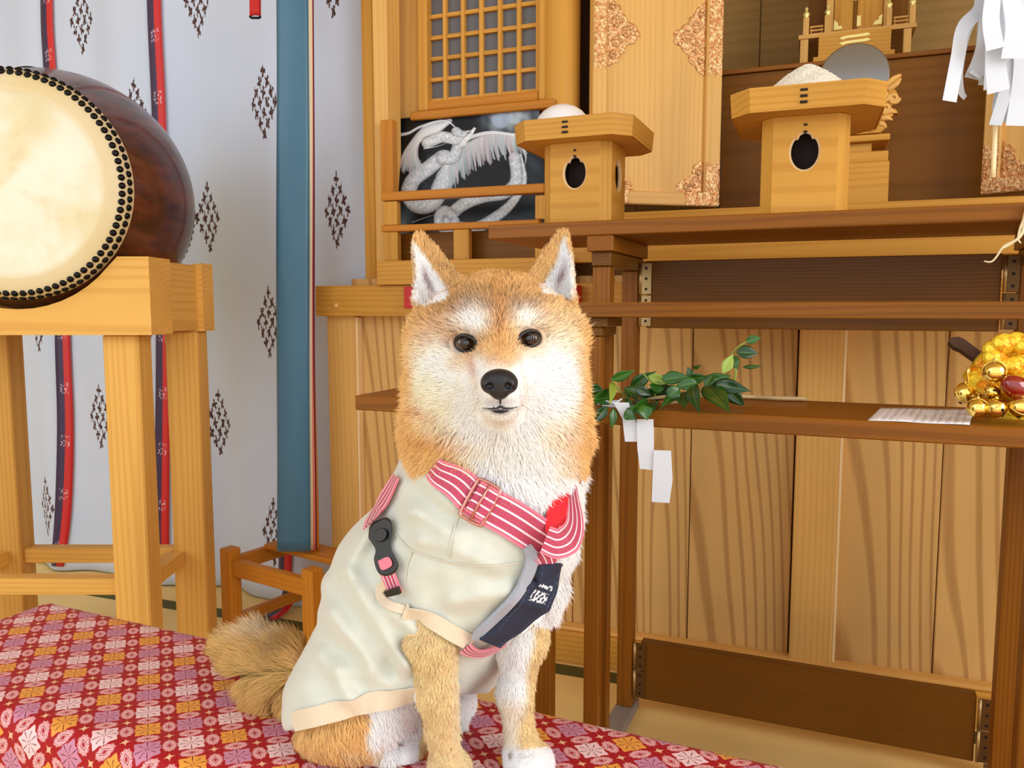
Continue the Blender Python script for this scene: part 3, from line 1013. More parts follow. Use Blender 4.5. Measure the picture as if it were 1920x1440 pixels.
# ------------------------------------------------------------------ offering stands
def hole_panel(g, fr, u0, u1, v, z0, z1, cu, cz, ru, rz_, depth, mat=0, matrim=1):
    """front wall with a notched round opening, wall thickness = depth"""
    n = 48
    inner, bev, outer = [], [], []
    for k in range(n):
        a = 2 * math.pi * k / n
        dg = math.degrees(a)
        notch = 1 - 0.16 * math.exp(-((dg - 55) / 7) ** 2) - 0.16 * math.exp(-((dg - 125) / 7) ** 2) + 0.04 * math.exp(-((dg - 90) / 8) ** 2)
        x, y = math.cos(a) * ru * notch, math.sin(a) * rz_ * notch
        inner.append((cu + x, cz + y)); bev.append((cu + x * 1.14, cz + y * 1.11))
        c_, s_ = math.cos(a), math.sin(a)
        t = min((u1 - cu) / c_ if c_ > 1e-6 else ((u0 - cu) / c_ if c_ < -1e-6 else 1e9),
                (z1 - cz) / s_ if s_ > 1e-6 else ((z0 - cz) / s_ if s_ < -1e-6 else 1e9))
        outer.append((cu + c_ * t, cz + s_ * t))
    # make sure the corners are present
    for cx_, cy_ in ((u0, z0), (u1, z0), (u1, z1), (u0, z1)):
        k = min(range(n), key=lambda i: (outer[i][0] - cx_) ** 2 + (outer[i][1] - cy_) ** 2)
        outer[k] = (cx_, cy_)
    L = [(a, v, b_) for a, b_ in outer] + [(a, v, b_) for a, b_ in bev] + [(a, v + 0.0025, b_) for a, b_ in inner] + [(a, v + depth, b_) for a, b_ in inner]
    W = np.array([fr.P(*q) for q in L])
    F, Fm = [], []
    for k in range(n):
        l = (k + 1) % n
        F.append([k, l, n + l, n + k]); Fm.append([n + k, n + l, 2 * n + l, 2 * n + k]); Fm.append([2 * n + k, 2 * n + l, 3 * n + l, 3 * n + k])
    gr = np.array([(q[0], q[2] * 0.3, 0.05) for q in L]) + np.array([random.uniform(-3, 3), 0.03, 0.02])
    base = g.n
    g.add(W, F, gr, mat)
    for f in Fm:
        g.f.append(tuple(i + base for i in f)); g.m.append(matrim)

def octo(h, c):
    return [(-h + c, -h), (h - c, -h), (h, -h + c), (h, h - c), (h - c, h), (-h + c, h), (-h, h - c), (-h, -h + c)]

def sanbo(centre, yaw, z0, label, scale=1.0):
    fr = Frame(yaw, (centre[0], centre[1], 0))
    t = thing('offering_stand', label, 'offering stand', (centre[0], centre[1], z0), fr.yaw, 'pale wooden offering stands on the folding table')
    s = scale
    hb, cb_ = 0.074 * s, 0.020 * s
    zb, ztp = z0 + 0.170 * s, z0 + 0.211 * s
    # body: eight thin walls, openings in front, left and right
    g = G()
    th = 0.007
    cz = z0 + 0.108 * s
    hole_panel(g, fr, -hb + cb_, hb - cb_, -hb, z0, zb, 0, cz, 0.023 * s, 0.031 * s, th)
    for yy, sg in ((90, 1), (-90, -1)):
        f2 = Frame(math.degrees(fr.yaw) - yy * 1.0, fr.o)
        hole_panel(g, f2, -hb + cb_, hb - cb_, -hb, z0, zb, 0, cz, 0.023 * s, 0.031 * s, th)
    prism(g, [(-hb + cb_, hb - th), (hb - cb_, hb - th), (hb - cb_, hb), (-hb + cb_, hb)], fr, z0, zb)
    for sx in (-1, 1):
        for sy in (-1, 1):
            a = (sx * (hb - cb_), sy * hb); b2 = (sx * hb, sy * (hb - cb_))
            k = th * 0.7
            poly = [a, b2, (b2[0] - sx * k, b2[1] - sy * 0.2 * k), (a[0] - sx * 0.2 * k, a[1] - sy * k)]
            prism(g, poly, fr, z0, zb, grain='z')
    put('body', g, [M_ALTAR, M_HOLE], t)
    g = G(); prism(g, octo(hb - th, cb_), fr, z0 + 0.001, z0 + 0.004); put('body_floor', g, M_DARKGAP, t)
    g = G(); prism(g, octo(hb - 0.030, cb_), fr, z0 + 0.0045, zb - 0.002); put('hole_shade_core', g, M_SHADECORE, t)  # near-black filler painted as the shade seen through the openings
    # tray: bottom board and rim that flares slightly outward
    ht, ct = 0.126 * s, 0.034 * s
    g = G(); prism(g, octo(ht - 0.004, ct), fr, zb + 0.0005, zb + 0.008); put('tray_bottom', g, M_ALTAR, t)
    g = G()
    ob, ot = octo(ht - 0.001, ct), octo(ht + 0.002 * s, ct + 0.001)
    ib, it = octo(ht - 0.009, ct - 0.002), octo(ht - 0.002 * s, ct)
    L = [(a, b_, zb + 0.0) for a, b_ in ob] + [(a, b_, ztp) for a, b_ in ot] + [(a, b_, ztp) for a, b_ in it] + [(a, b_, zb + 0.008) for a, b_ in ib]
    W = np.array([fr.P(*q) for q in L]); F = []
    for k in range(8):
        l = (k + 1) % 8
        for r_ in range(4):
            r2 = (r_ + 1) % 4
            F.append([r_ * 8 + k, r_ * 8 + l, r2 * 8 + l, r2 * 8 + k])
    per = [0]
    for k in range(7): per.append(per[-1] + math.dist(ob[k], ob[k + 1]))
    gr = np.array([(per[i % 8], L[i][2] * 1.0, 0.03 + 0.008 * (i // 8)) for i in range(len(L))])
    g.add(W, F, gr + np.array([random.uniform(-3, 3), -z0, 0]))
    rim = put('tray_rim', g, M_ALTAR, t)
    # three binding stitches of cherry bark on the rim, two below it
    for i in range(3):
        wbox('bark_stitch', fr, -0.006 * s - 0.004, 0.004 * s - 0.002, -ht - 0.0028 * s, -ht + 0.002, ztp - (0.012 + 0.010 * i) * s, ztp - (0.008 + 0.010 * i) * s, M_SCREWD, rim, ch=0.0003)
    for i in range(2):
        wbox('bark_stitch', fr, -0.003 * s, 0.003 * s, -hb - 0.001, -hb + 0.001, zb - (0.018 + 0.012 * i) * s, zb - (0.014 + 0.012 * i) * s, M_SCREWD, rim, ch=0.0003)
    return fr, zb + 0.008, ztp

# centre of the left stand: its front corner positions fix the place
cL = TB.P(TB.U(1098, 414, 1.65), 1.645, 0)
frL, zL, ztL = sanbo(cL, 22.5, Z1, 'pale wooden offering stand with a white rice cake, beside the painting', 0.97)
g = G(); ellipsoid(g, frL.P(-0.058, 0.02, zL + 0.040), (0.060, 0.060, 0.052), 28, 12)
cake_c = frL.P(-0.035, 0.03, 0)
V_ = np.concatenate(g.v); V_[:, 2] = np.maximum(V_[:, 2], zL + 0.0002); g.v = [V_]
put('rice_cake', g, M_MOCHI, smooth=True, label='smooth white rice cake in the tray of the left offering stand', cat='rice cake')
cR = TB.P(TB.U(1505, 400, 1.60), 1.605, 0)
frR, zR, ztR = sanbo(cR, 20.0, Z1, 'pale wooden offering stand heaped with white rice, in front of the round mirror', 1.0)
# heap of rice: mound plus loose grains, nobody could count them
g = G()
hc = frR.P(0.0, 0.0, zR)
NR_, NA = 14, 44
pk = at(1510, 122, float(hc[1]))[2]
Hh = pk - zR
def mound(r): return Hh * max(0.0, 1 - (r / 0.120) ** 1.35)
V_, F_ = [], []
for i in range(NR_ + 1):
    for k in range(NA):
        r_ = 0.108 * i / NR_; a = 2 * math.pi * k / NA
        V_.append((hc[0] + r_ * math.cos(a), hc[1] + r_ * math.sin(a), zR + 0.0003 + mound(r_) * (1 + 0.02 * math.sin(k * 7 + i))))
for i in range(NR_):
    for k in range(NA):
        l = (k + 1) % NA
        F_.append([i * NA + k, (i + 1) * NA + k, (i + 1) * NA + l, i * NA + l])
g.add(V_, F_)
for k in range(2600):
    r_ = 0.104 * math.sqrt(random.random()); a = random.uniform(0, 2 * math.pi)
    c = np.array([hc[0] + r_ * math.cos(a), hc[1] + r_ * math.sin(a), zR + 0.001 + mound(r_)])
    d1 = RNG.normal(size=3); d1[2] *= 0.4; d1 /= np.linalg.norm(d1)
    n_ = np.cross(d1, [0, 0, 1.0]); n_ /= np.linalg.norm(n_); b2 = np.cross(n_, d1)
    e = 0.0032
    g.add([c + d1 * e, c - d1 * e, c + n_ * e * .4, c - n_ * e * .4, c + b2 * e * .4, c - b2 * e * .4],
          [[0, 2, 4], [0, 4, 3], [0, 3, 5], [0, 5, 2], [1, 4, 2], [1, 3, 4], [1, 5, 3], [1, 2, 5]])
put('rice_heap', g, M_RICE, label='heap of white rice on the right offering stand', cat='rice', kind='stuff')
# ------------------------------------------------------------------ altar platform and upper woodwork
VP = 2.00
zp1 = AL.Z(1700, 376, VP); zp0 = AL.Z(1300, 488, VP)
wbox('platform_beam', AL, AL.U(1066, 480, VP), 1.75, VP, VP + 0.06, zp0, zp1, M_ALTAR, kind=None,
     label='light wooden front beam of the altar platform behind the folding table', cat='beam', yaw=AL.yaw)
wbox('altar_platform', AL, AL.U(727, 460, VP + .065), 2.6, VP + 0.065, 2.9455, hb1 + 0.003, zp1 - 0.01, M_SCREEN,
     label='brown wooden altar platform the doors and the shrine stand on', cat='platform', yaw=AL.yaw)
# railing on the left
rl = thing('altar_railing', 'low wooden altar railing in front of the dragon painting', 'railing', AL.P(AL.U(860, 480, 1.96), 1.97, hb1), AL.yaw)
Vr = 1.965
def rbar(name, pa, pb, zt_, zb_, v0=Vr, th=0.022, mat=M_ORANGE, grain='u'):
    return wbox(name, AL, AL.U(pa[0], pa[1], v0), AL.U(pb[0], pb[1], v0), v0, v0 + th, zb_, zt_, mat, rl, grain=grain)
rbar('top_rail', (714, 368), (1019, 352), AL.Z(716, 361, Vr), AL.Z(716, 377, Vr), Vr - 0.004, 0.03)
rbar('lower_rail', (714, 428), (1010, 422), AL.Z(716, 423, Vr), AL.Z(716, 435, Vr), Vr - 0.002, 0.026)
zbt = AL.Z(708, 490, Vr)
rbar('base_board', (706, 505), (1062, 500), zbt, hb1 + 0.0005, Vr - 0.012, 0.055, M_ALTAR)
for (a, b_, zt_) in ((719, 745, AL.Z(730, 377.5, Vr)), (1003, 1022, AL.Z(1012, 366, Vr))):
    for zz0, zz1 in ((zbt + 0.0005, AL.Z(716, 435.5, Vr)), (AL.Z(716, 422.5, Vr), zt_)):
        rbar('railing_post', (a, 440), (b_, 440), zz1, zz0, Vr, 0.022, M_ALTAR, 'z')
rbar('railing_post', (850, 460), (879, 460), AL.Z(716, 435.5, Vr), zbt + 0.0005, Vr, 0.022, M_ALTAR, 'z')
rbar('end_post', (714, 300), (736, 300), AL.Z(716, 228, Vr + 0.05), AL.Z(716, 360, Vr), Vr + 0.032, 0.03, M_ORANGE, 'z')
wbox('dark_board', AL, AL.U(727, 460, VP + .03), AL.U(1064, 460, VP + .03), VP + 0.02, VP + 0.06, hb1 + 0.003, AL.Z(800, 437, VP + .03), M_SCREEN, rl)

# upper left corner post, panel, lattice window frame and round pillar: parts of the alcove wall
wa = structure('wall_altar_front', AL.P(AL.U(860, 200, 2.1), 2.1, 1.2), AL.yaw)
def apart(name, x0, x1, v0, v1, z0, z1, mat=M_ALTAR, grain='z', y=200, ch=0.003):
    g = G(); cbox(g, AL, AL.U(x0, y, v0), AL.U(x1, y, v0), v0, v1, z0, z1, grain, ch)
    return put(name, g, mat, wa)
apart('corner_post', 700, 726, 2.02, 2.10, hb1 + 0.001, 2.7, M_PALE)
apart('corner_post', 679, 700.5, 2.045, 2.12, hb1 + 0.001, 2.7, M_ALTAR)
apart('side_panel', 728, 786, 2.14, 2.16, zp1 - 0.005, 2.7, M_PALE)
VL = 2.125
zl0 = AL.Z(798, 190, VL); 
apart('window_stile', 783, 801, VL, VL + 0.05, AL.Z(790, 208, VL), 2.7, M_ALTAR)
apart('window_stile', 1009, 1024, VL, VL + 0.05, AL.Z(790, 208, VL), 2.7, M_ALTAR)
apart('window_rail', 801, 1009, VL + 0.004, VL + 0.045, AL.Z(798, 207, VL), zl0, M_ORANGE, 'u')
apart('window_sill', 768, 1040, VL - 0.03, VL + 0.06, AL.Z(780, 224, VL - .03), AL.Z(780, 208, VL - .03) - 0.001, M_ORANGE, 'u')
# lattice: paper behind, seven uprights, cross bars
lat = structure('window_lattice', AL.P(AL.U(905, 100, VL), VL + 0.03, zl0), AL.yaw)
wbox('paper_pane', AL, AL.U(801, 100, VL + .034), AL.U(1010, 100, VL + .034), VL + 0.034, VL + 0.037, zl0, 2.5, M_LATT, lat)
u_a, u_b = AL.U(801.5, 100, VL + .02), AL.U(1009, 100, VL + .02)
for i in range(7):
    u = u_a + (u_b - u_a) * i / 6
    wbox('lattice_bar', AL, u - 0.0055, u + 0.0055, VL + 0.016, VL + 0.033, zl0 + 0.0003, 2.5, M_ALTAR, lat, grain='z', ch=0.001)
zs = [AL.Z(800, yy, VL + .02) for yy in (190, 151)]
dz = zs[1] - zs[0]
for i in range(14):
    z = zs[0] + dz * i
    if z > 2.45: break
    wbox('lattice_cross', AL, u_a, u_b, VL + 0.020, VL + 0.0335, z - 0.0055, z + 0.0055, M_ALTAR, lat, ch=0.001)
# wall below the window and the round pillar
apart('lower_panel', 800, 1060, 2.22, 2.24, zp1 - 0.009, AL.Z(780, 224, VL - .03) + 0.01, M_PALE, 'u')
g = G(); pc = AL.P(AL.U(1053, 200, 2.16), 2.16, 0)
lathe(g, [(0.050, zp1 - 0.0095), (0.050, 2.7)], pc, seg=40); put('round_pillar', g, M_ALTAR, wa, smooth=False)
apart('gap_shade_board', 1084, 1130, 2.30, 2.33, zp1 - 0.009, 2.7, M_DARKGAP)  # dark board painted as the shade of the gap by the pillar
apart('side_panel', 1000, 1090, 2.34, 2.36, zp1 - 0.009, 2.7, M_BACK)

# ------------------------------------------------------------------ painting of a white winged dragon, painted stroke by stroke
def paint_board():
    nu_, nv_ = 420, 330
    # picture frame of reference: photo pixels 735..1012 x 205..448
    A = np.zeros((nv_ + 1, nu_ + 1, 3)); 
    xs = np.linspace(0, 288, nu_ + 1); ys = np.linspace(0, 235, nv_ + 1)
    Xp, Yp = np.meshgrid(xs, ys)
    dark = np.array([8, 16, 24.]); A[:] = dark
    def nz(s, seed, k=3):
        r = np.random.default_rng(seed); out = np.zeros_like(Xp)
        for _ in range(10):
            w = r.normal(size=2) / s; out += np.sin(Xp * w[0] + Yp * w[1] + r.uniform(0, 6.28))
        return out / 5
    def blend(mask, c):
        nonlocal A
        A = A * (1 - mask[..., None]) + np.array(c, float) * mask[..., None]
    cloud = np.exp(-(((Xp - 235) / 52) ** 2 + ((Yp - 12) / 34) ** 2)) * (0.8 + 0.4 * nz(9, 3))
    blend(np.clip(cloud * 1.3, 0, 1), (184, 198, 210))
    blend(np.clip(np.exp(-(((Xp - 205) / 16) ** 2 + ((Yp - 45) / 22) ** 2)) * 0.7 * (0.7 + .5 * nz(7, 8)), 0, 1), (150, 165, 178))
    blend(np.clip(np.exp(-(((Xp - 268) / 22) ** 2 + ((Yp - 110) / 90) ** 2)) * 0.45 * (0.7 + .5 * nz(12, 4)), 0, 1), (90, 108, 124))
    blend(np.clip(np.exp(-(((Xp - 240) / 45) ** 2 + ((Yp - 212) / 22) ** 2)) * 0.5 * (0.7 + .6 * nz(8, 5)), 0, 1), (60, 88, 110))
    blend(np.clip(np.exp(-(((Xp - 8) / 14) ** 2 + ((Yp - 215) / 30) ** 2)) * 0.8, 0, 1), (130, 145, 155))
    moon = np.hypot((Xp - 216) / 17, (Yp - 22) / 15)
    blend(np.clip((1.15 - moon) * 4, 0, 1) * 0.8, (168, 188, 214))
    def dist(P, n=60):
        P = smooth_path(np.array([(a, b_, 0) for a, b_ in P], float), n)[:, :2]
        D = np.full(Xp.shape, 1e9); T = np.zeros(Xp.shape)
        for i in range(len(P) - 1):
            a, b_ = P[i], P[i + 1]; d = b_ - a; L2 = d @ d + 1e-9
            t = np.clip(((Xp - a[0]) * d[0] + (Yp - a[1]) * d[1]) / L2, 0, 1)
            q = np.hypot(Xp - a[0] - t * d[0], Yp - a[1] - t * d[1])
            m = q < D; D[m] = q[m]; T[m] = ((i + t) / (len(P) - 1))[m]
        return D, T
    def body(P, w0, w1, c0=(196, 206, 216), c1=(120, 136, 150), wm=None):
        D, T = dist(P)
        W = w0 + (w1 - w0) * T if wm is None else np.interp(T, [0, .5, 1], [w0, wm, w1])
        m = np.clip((W - D) / 1.3, 0, 1)
        shade = np.clip(D / np.maximum(W, .1), 0, 1)[..., None]
        tex = (1 + 0.10 * nz(2.2, 21))[..., None]
        c = np.array(c0) * tex * (1.06 - .42 * shade ** 3)
        nonlocal A
        A = A * (1 - m[..., None]) + c * m[..., None]
    def stroke(P, w, c=(226, 234, 240), al=0.9):
        D, T = dist(P, 26)
        blend(np.clip((w * (1 - .6 * T) - D) / 0.9, 0, 1) * al, c)
    r = np.random.default_rng(5)
    # tail coils
    body([(100, 215), (150, 222), (190, 205), (226, 178), (250, 140), (247, 92)], 13, 4, wm=10)
    body([(236, 96), (238, 126), (232, 146), (210, 160), (170, 164), (130, 178), (104, 200), (98, 222)], 12, 13)
    body([(112, 196), (96, 186), (84, 196), (86, 216), (104, 220), (116, 206)], 11, 9)
    body([(120, 92), (104, 118), (92, 140), (72, 168), (44, 172), (26, 150), (38, 122), (66, 104), (96, 84)], 20, 15)
    blend(np.clip((1 - np.hypot((Xp - 62) / 11, (Yp - 142) / 15)) * 4, 0, 1), (18, 32, 42))
    # right wing: hanging feathers
    for k in range(46):
        t = k / 45
        x0 = 112 + 132 * t; y0 = 84 - 40 * math.sin(math.pi * min(1, t * 1.1) * .62) + 6 * t
        L = 58 - 18 * t + r.uniform(-7, 7)
        dx = -6 + 34 * t * 0.2 + r.uniform(-3, 3)
        stroke([(x0, y0), (x0 + dx * .4, y0 + L * .5), (x0 + dx + 4, y0 + L)], 4.4, (186 + r.uniform(-20, 25), 194, 204), 0.8)
    for k in range(60):
        t = r.uniform(0, 1)
        x0 = 110 + 134 * t; y0 = 84 - 40 * math.sin(math.pi * min(1, t * 1.1) * .62) + 6 * t
        L = r.uniform(24, 60); stroke([(x0, y0), (x0 - 1, y0 + L * .5), (x0 + r.uniform(-4, 8), y0 + L)], 1.0, (232, 238, 242), 0.5)
    stroke([(106, 98), (122, 72), (150, 52), (190, 44), (228, 50), (262, 60)], 5.5, (232, 238, 244), 0.95)
    for k in range(8):
        stroke([(240, 56), (256, 66 + k * 4), (268 - k * 2, 62 + k * 7)], 2.4, (206, 214, 224), .8)
    # left wing
    for k in range(34):
        t = k / 33
        stroke([(118 - 20 * t, 14 + 14 * t), (70 - 14 * t, 20 + 26 * t), (26 + 22 * t, 62 + 16 * t), (10 + 52 * t, 96 + 10 * t + r.uniform(-8, 16) * (1 - t * .4))], 4.6, (186 + r.uniform(-25, 30), 198, 212), .7)
    for k in range(40):
        t = r.uniform(0, 1)
        stroke([(116 - 20 * t, 16 + 14 * t), (66 - 14 * t, 26 + 26 * t), (24 + 22 * t, 66 + 16 * t), (10 + 50 * t, 92 + r.uniform(-10, 18))], 1.1, (236, 242, 246), .6)
    stroke([(16, 32), (34, 30), (58, 20), (100, 12), (122, 22), (136, 44)], 3.6, (232, 238, 244), .9)
    # neck and head
    body([(100, 84), (120, 84), (132, 62), (146, 48)], 16, 9)
    body([(70, 52), (100, 44), (128, 52), (140, 50)], 13, 10, c0=(206, 214, 222))
    body([(128, 36), (140, 42), (156, 40)], 10, 5)
    body([(140, 60), (154, 46), (164, 34)], 7, 3.5, c0=(226, 232, 238))
    stroke([(64, 40), (92, 34), (126, 48)], 1.6); stroke([(62, 64), (96, 60), (136, 46)], 1.4); stroke([(140, 64), (156, 46), (166, 32)], 1.2)
    stroke([(150, 42), (158, 38)], 1.6, (20, 30, 40)); 
    for k in range(14):
        stroke([(70 + k * 4, 76 + k), (64 + k * 4, 98 + k), (74 + k * 4, 118)], 1.0, (232, 238, 242), .35)
    stroke([(120, 128), (112, 146)], 1.4); stroke([(30, 205), (62, 196), (86, 190)], 1.2)
    A = np.clip(A, 0, 255)
    colr = ((A / 255 + 0.055) / 1.055) ** 2.4
    colr = np.where(A / 255 < .04045, A / 255 / 12.92, colr)
    return colr, nu_, nv_
pcol, PNU, PNV = paint_board()
TLp = AL.P(*[AL.on(735, 224, 2.115)[0]], 2.115, AL.on(735, 224, 2.115)[1])
BLp = AL.P(AL.on(747, 447, 2.055)[0], 2.055, AL.on(747, 447, 2.055)[1])
wv = AL.u * (AL.U(1012, 330, 2.09) - AL.U(735, 330, 2.09))
BLp[2] = max(BLp[2], AL.Z(716, 437, Vr) * 0 + zp1 - 0.055)
wv = wv + np.array([0, 0, 0.004])
nP = np.cross(wv, TLp - BLp); nP /= np.linalg.norm(nP)
if nP[1] > 0: nP = -nP
V_ = []
aa = np.linspace(0, 1, PNU + 1); bb = np.linspace(0, 1, PNV + 1)
Pg = TLp[None, None] * (1 - bb)[:, None, None] + BLp[None, None] * bb[:, None, None] + wv[None, None] * aa[None, :, None]
Vp_ = Pg.reshape(-1, 3)
idx = np.arange((PNU + 1) * (PNV + 1)).reshape(PNV + 1, PNU + 1)
Fp = np.stack([idx[:-1, :-1], idx[1:, :-1], idx[1:, 1:], idx[:-1, 1:]], -1).reshape(-1, 4)
pt = thing('dragon_painting', 'unframed dark painting of a white winged dragon leaning behind the railing', 'painting', (BLp + wv / 2), AL.yaw)
Mi = np.array(pt.matrix_world.inverted())
me = mesh_from('painted_face', Vp_ @ Mi[:3, :3].T + Mi[:3, 3], Fp.tolist(), None, [M_PAINT], col=pcol.reshape(-1, 3))
o = bpy.data.objects.new('painted_face', me); COL.objects.link(o); o.parent = pt
g = G()
C8 = [TLp, TLp + wv, BLp + wv, BLp]
g.add([c - nP * 0.0004 for c in C8] + [c - nP * 0.014 for c in C8], [[0, 1, 2, 3], [7, 6, 5, 4], [0, 4, 5, 1], [1, 5, 6, 2], [2, 6, 7, 3], [3, 7, 4, 0]])
put('board', g, M_BLACKPL, pt)

# ------------------------------------------------------------------ open altar doors with gilded fittings
def lobe_poly(pts, seed=1, amp=0.004):
    P = smooth_path(np.array([(a, b_, 0) for a, b_ in pts], float), 60)[:, :2]
    d = np.gradient(P, axis=0); n = np.stack([d[:, 1], -d[:, 0]], 1); n /= np.linalg.norm(n, axis=1)[:, None] + 1e-9
    k = np.arange(60)
    return P + n * (np.abs(np.sin(k * 0.42)) * amp - amp * .5)[:, None]
def door(name, fr, Yv, x0, x1, ybot, label, lobes, mirror=False):
    u0, u1 = fr.U(x0, ybot, Yv), fr.U(x1, ybot, Yv)
    if u0 > u1: u0, u1 = u1, u0
    z0 = fr.Z((x0 + x1) / 2, ybot, Yv); z1 = 2.35
    t = thing(name, label, 'door', fr.P((u0 + u1) / 2, Yv + 0.015, z0), fr.yaw, None)
    sw, sw2 = 0.040, 0.046
    wbox('stile', fr, u0, u0 + sw, Yv, Yv + 0.034, z0, z1, M_PALE, t, grain='z', ch=0.003)
    wbox('stile', fr, u1 - sw2, u1, Yv, Yv + 0.034, z0, z1, M_PALE, t, grain='z', ch=0.003)
    wbox('bottom_rail', fr, u0 + sw + 0.0003, u1 - sw2 - 0.0003, Yv, Yv + 0.034, z0, z0 + 0.036, M_PALE, t, ch=0.003)
    wbox('top_rail', fr, u0 + sw + 0.0003, u1 - sw2 - 0.0003, Yv, Yv + 0.034, z1 - 0.04, z1, M_PALE, t, ch=0.003)
    wbox('door_panel', fr, u0 + sw - 0.002, u1 - sw2 + 0.002, Yv + 0.014, Yv + 0.022, z0 + 0.03, z1 - 0.035, M_PALE, t, grain='z')
    pu0, pu1 = u0 + sw + 0.0015, u1 - sw2 - 0.0015
    def fit(poly, v, th=0.004):
        g = G()
        n = len(poly)
        cen = np.array(poly).mean(0)
        q = np.array(poly); q2 = cen + (q - cen) * 0.90
        L = [(a, v, b_) for a, b_ in q] + [(a, v - th * .6, b_) for a, b_ in q] + [(a, v - th, b_) for a, b_ in q2]
        W = np.array([fr.P(*r_) for r_ in L]); F = [list(range(2 * n, 3 * n))]
        for k in range(n):
            l = (k + 1) % n
            F += [[k, l, n + l, n + k], [n + k, n + l, 2 * n + l, 2 * n + k]]
        Wc = fr.P(cen[0], v - 0.05, cen[1])
        F = orient(W, F, fr.P(cen[0], v + .002, cen[1]))
        g.add(W, F, np.array(L))
        return g
    def scrolls(pts, parent, v):
        """raised scroll relief on a fitting"""
        for (cu, cz, r_) in pts:
            g = G()
            a = np.linspace(0, 3.6 * math.pi, 26)
            rr_ = r_ * (1 - 0.8 * a / a[-1])
            tube(g, [fr.P(cu + q * math.cos(w), v - 0.0045, cz + q * math.sin(w)) for q, w in zip(rr_, a)], 0.0022, 5)
            put('scroll', g, M_GILT, parent, smooth=True)
    zm = fr.Z((x0 + x1) / 2, 62, Yv)       # middle height of the upper pair
    h = 0.098; w = 0.088
    for s_, pu in ((1, pu0), (-1, pu1)):
        edge = [(pu, zm + h), (pu + s_ * w * .42, zm + h * .62), (pu + s_ * w * .60, zm + h * .36), (pu + s_ * w * .98, zm + h * .12), (pu + s_ * w * .98, zm - h * .16),
                (pu + s_ * w * .62, zm - h * .40), (pu + s_ * w * .42, zm - h * .70), (pu, zm - h)]
        P = lobe_poly(edge, amp=0.006)
        poly = [(pu, zm - h)] + [(pu, zm + h)] + [tuple(q) for q in P[1:-1]] if True else None
        fo = put('gilded_fitting', fit(poly, Yv + 0.0138), M_GILT, t)
        scrolls([(pu + s_ * w * .30, zm + h * .25, .017), (pu + s_ * w * .62, zm, .018), (pu + s_ * w * .30, zm - h * .28, .017), (pu + s_ * w * .16, zm + h * .62, .011), (pu + s_ * w * .16, zm - h * .64, .011)], fo, Yv + 0.0138)
        # plate on the stile beside it
        su0, su1 = (u0 + 0.002, u0 + sw - 0.004) if s_ == 1 else (u1 - sw2 + 0.004, u1 - 0.002)
        m_ = (su0 + su1) / 2
        poly = [(su0, zm + h + .01), (m_, zm + h), (su1, zm + h + .01), (su1, zm - h - .004), (m_ + .006, zm - h + .010), (m_, zm - h - .006), (m_ - .006, zm - h + .010), (su0, zm - h - .004)]
        put('gilded_fitting', fit(poly, Yv - 0.0002, 0.002), M_GILT, t)
        # lower corner
        hz, wz = 0.088, 0.078
        zb_ = z0 + 0.0375
        edge = [(pu, zb_ + hz), (pu + s_ * wz * .30, zb_ + hz * .82), (pu + s_ * wz * .36, zb_ + hz * .55), (pu + s_ * wz * .66, zb_ + hz * .36), (pu + s_ * wz * .92, zb_ + hz * .22), (pu + s_ * wz, zb_)]
        P = lobe_poly(edge, amp=0.005)
        poly = [(pu, zb_)] + [tuple(q) for q in P]
        fo = put('gilded_fitting', fit(poly, Yv + 0.0138), M_GILT, t)
        scrolls([(pu + s_ * wz * .26, zb_ + hz * .28, .018), (pu + s_ * wz * .60, zb_ + hz * .16, .012), (pu + s_ * wz * .16, zb_ + hz * .62, .011)], fo, Yv + 0.0138)
        poly = [(u0 + .002, z0 + .002), (u0 + wz * 1.35, z0 + .002), (u0 + wz * 1.28, z0 + .017), (u0 + wz * 1.35, z0 + .034), (u0 + sw - .003, z0 + .034), (u0 + sw - .003, z0 + hz + .035), (u0 + sw * .5, z0 + hz + .024), (u0 + .002, z0 + hz + .035)]
        if s_ == -1: poly = [(u1 - (a - u0) * (1.0 if a - u0 > sw else sw2 / sw), b_) for a, b_ in poly]
        put('gilded_fitting', fit(poly, Yv - 0.0002, 0.002), M_GILT, t)
    # small black latch slot on the outer edge
    return t
D1 = Frame(-12.7); D2 = Frame(50)
VD1 = float(at(1225, 383, 2.20) @ D1.v)
door('altar_door', D1, VD1, 1110, 1349, 384, 'open pale wooden altar door with gilded fittings between the two offering stands', None)
VD2 = float(at(1880, 353, 2.00) @ D2.v)
door('altar_door', D2, VD2, 1838, 2090, 353, 'open pale wooden altar door at the right behind the white paper streamers', None)

# ------------------------------------------------------------------ step, mirror, miniature shrine
VS = 2.42
zs1 = AL.Z(1577, 112, VS)
us0, us1 = AL.U(1353, 250, VS), AL.U(2000, 250, VS)
stp = thing('altar_step', 'dark brown raised altar step that the miniature shrine stands on', 'step', AL.P((us0 + us1) / 2, VS + 0.2, zp1 - 0.0095), AL.yaw)
wbox('front_panel', AL, us0, us1, VS, VS + 0.50, zp1 - 0.0095, zs1 - 0.0125, M_SCREEN, stp)
wbox('top_board', AL, us0 - 0.004, us1 + 0.004, VS - 0.010, VS + 0.515, zs1 - 0.012, zs1, M_BROWN, stp)

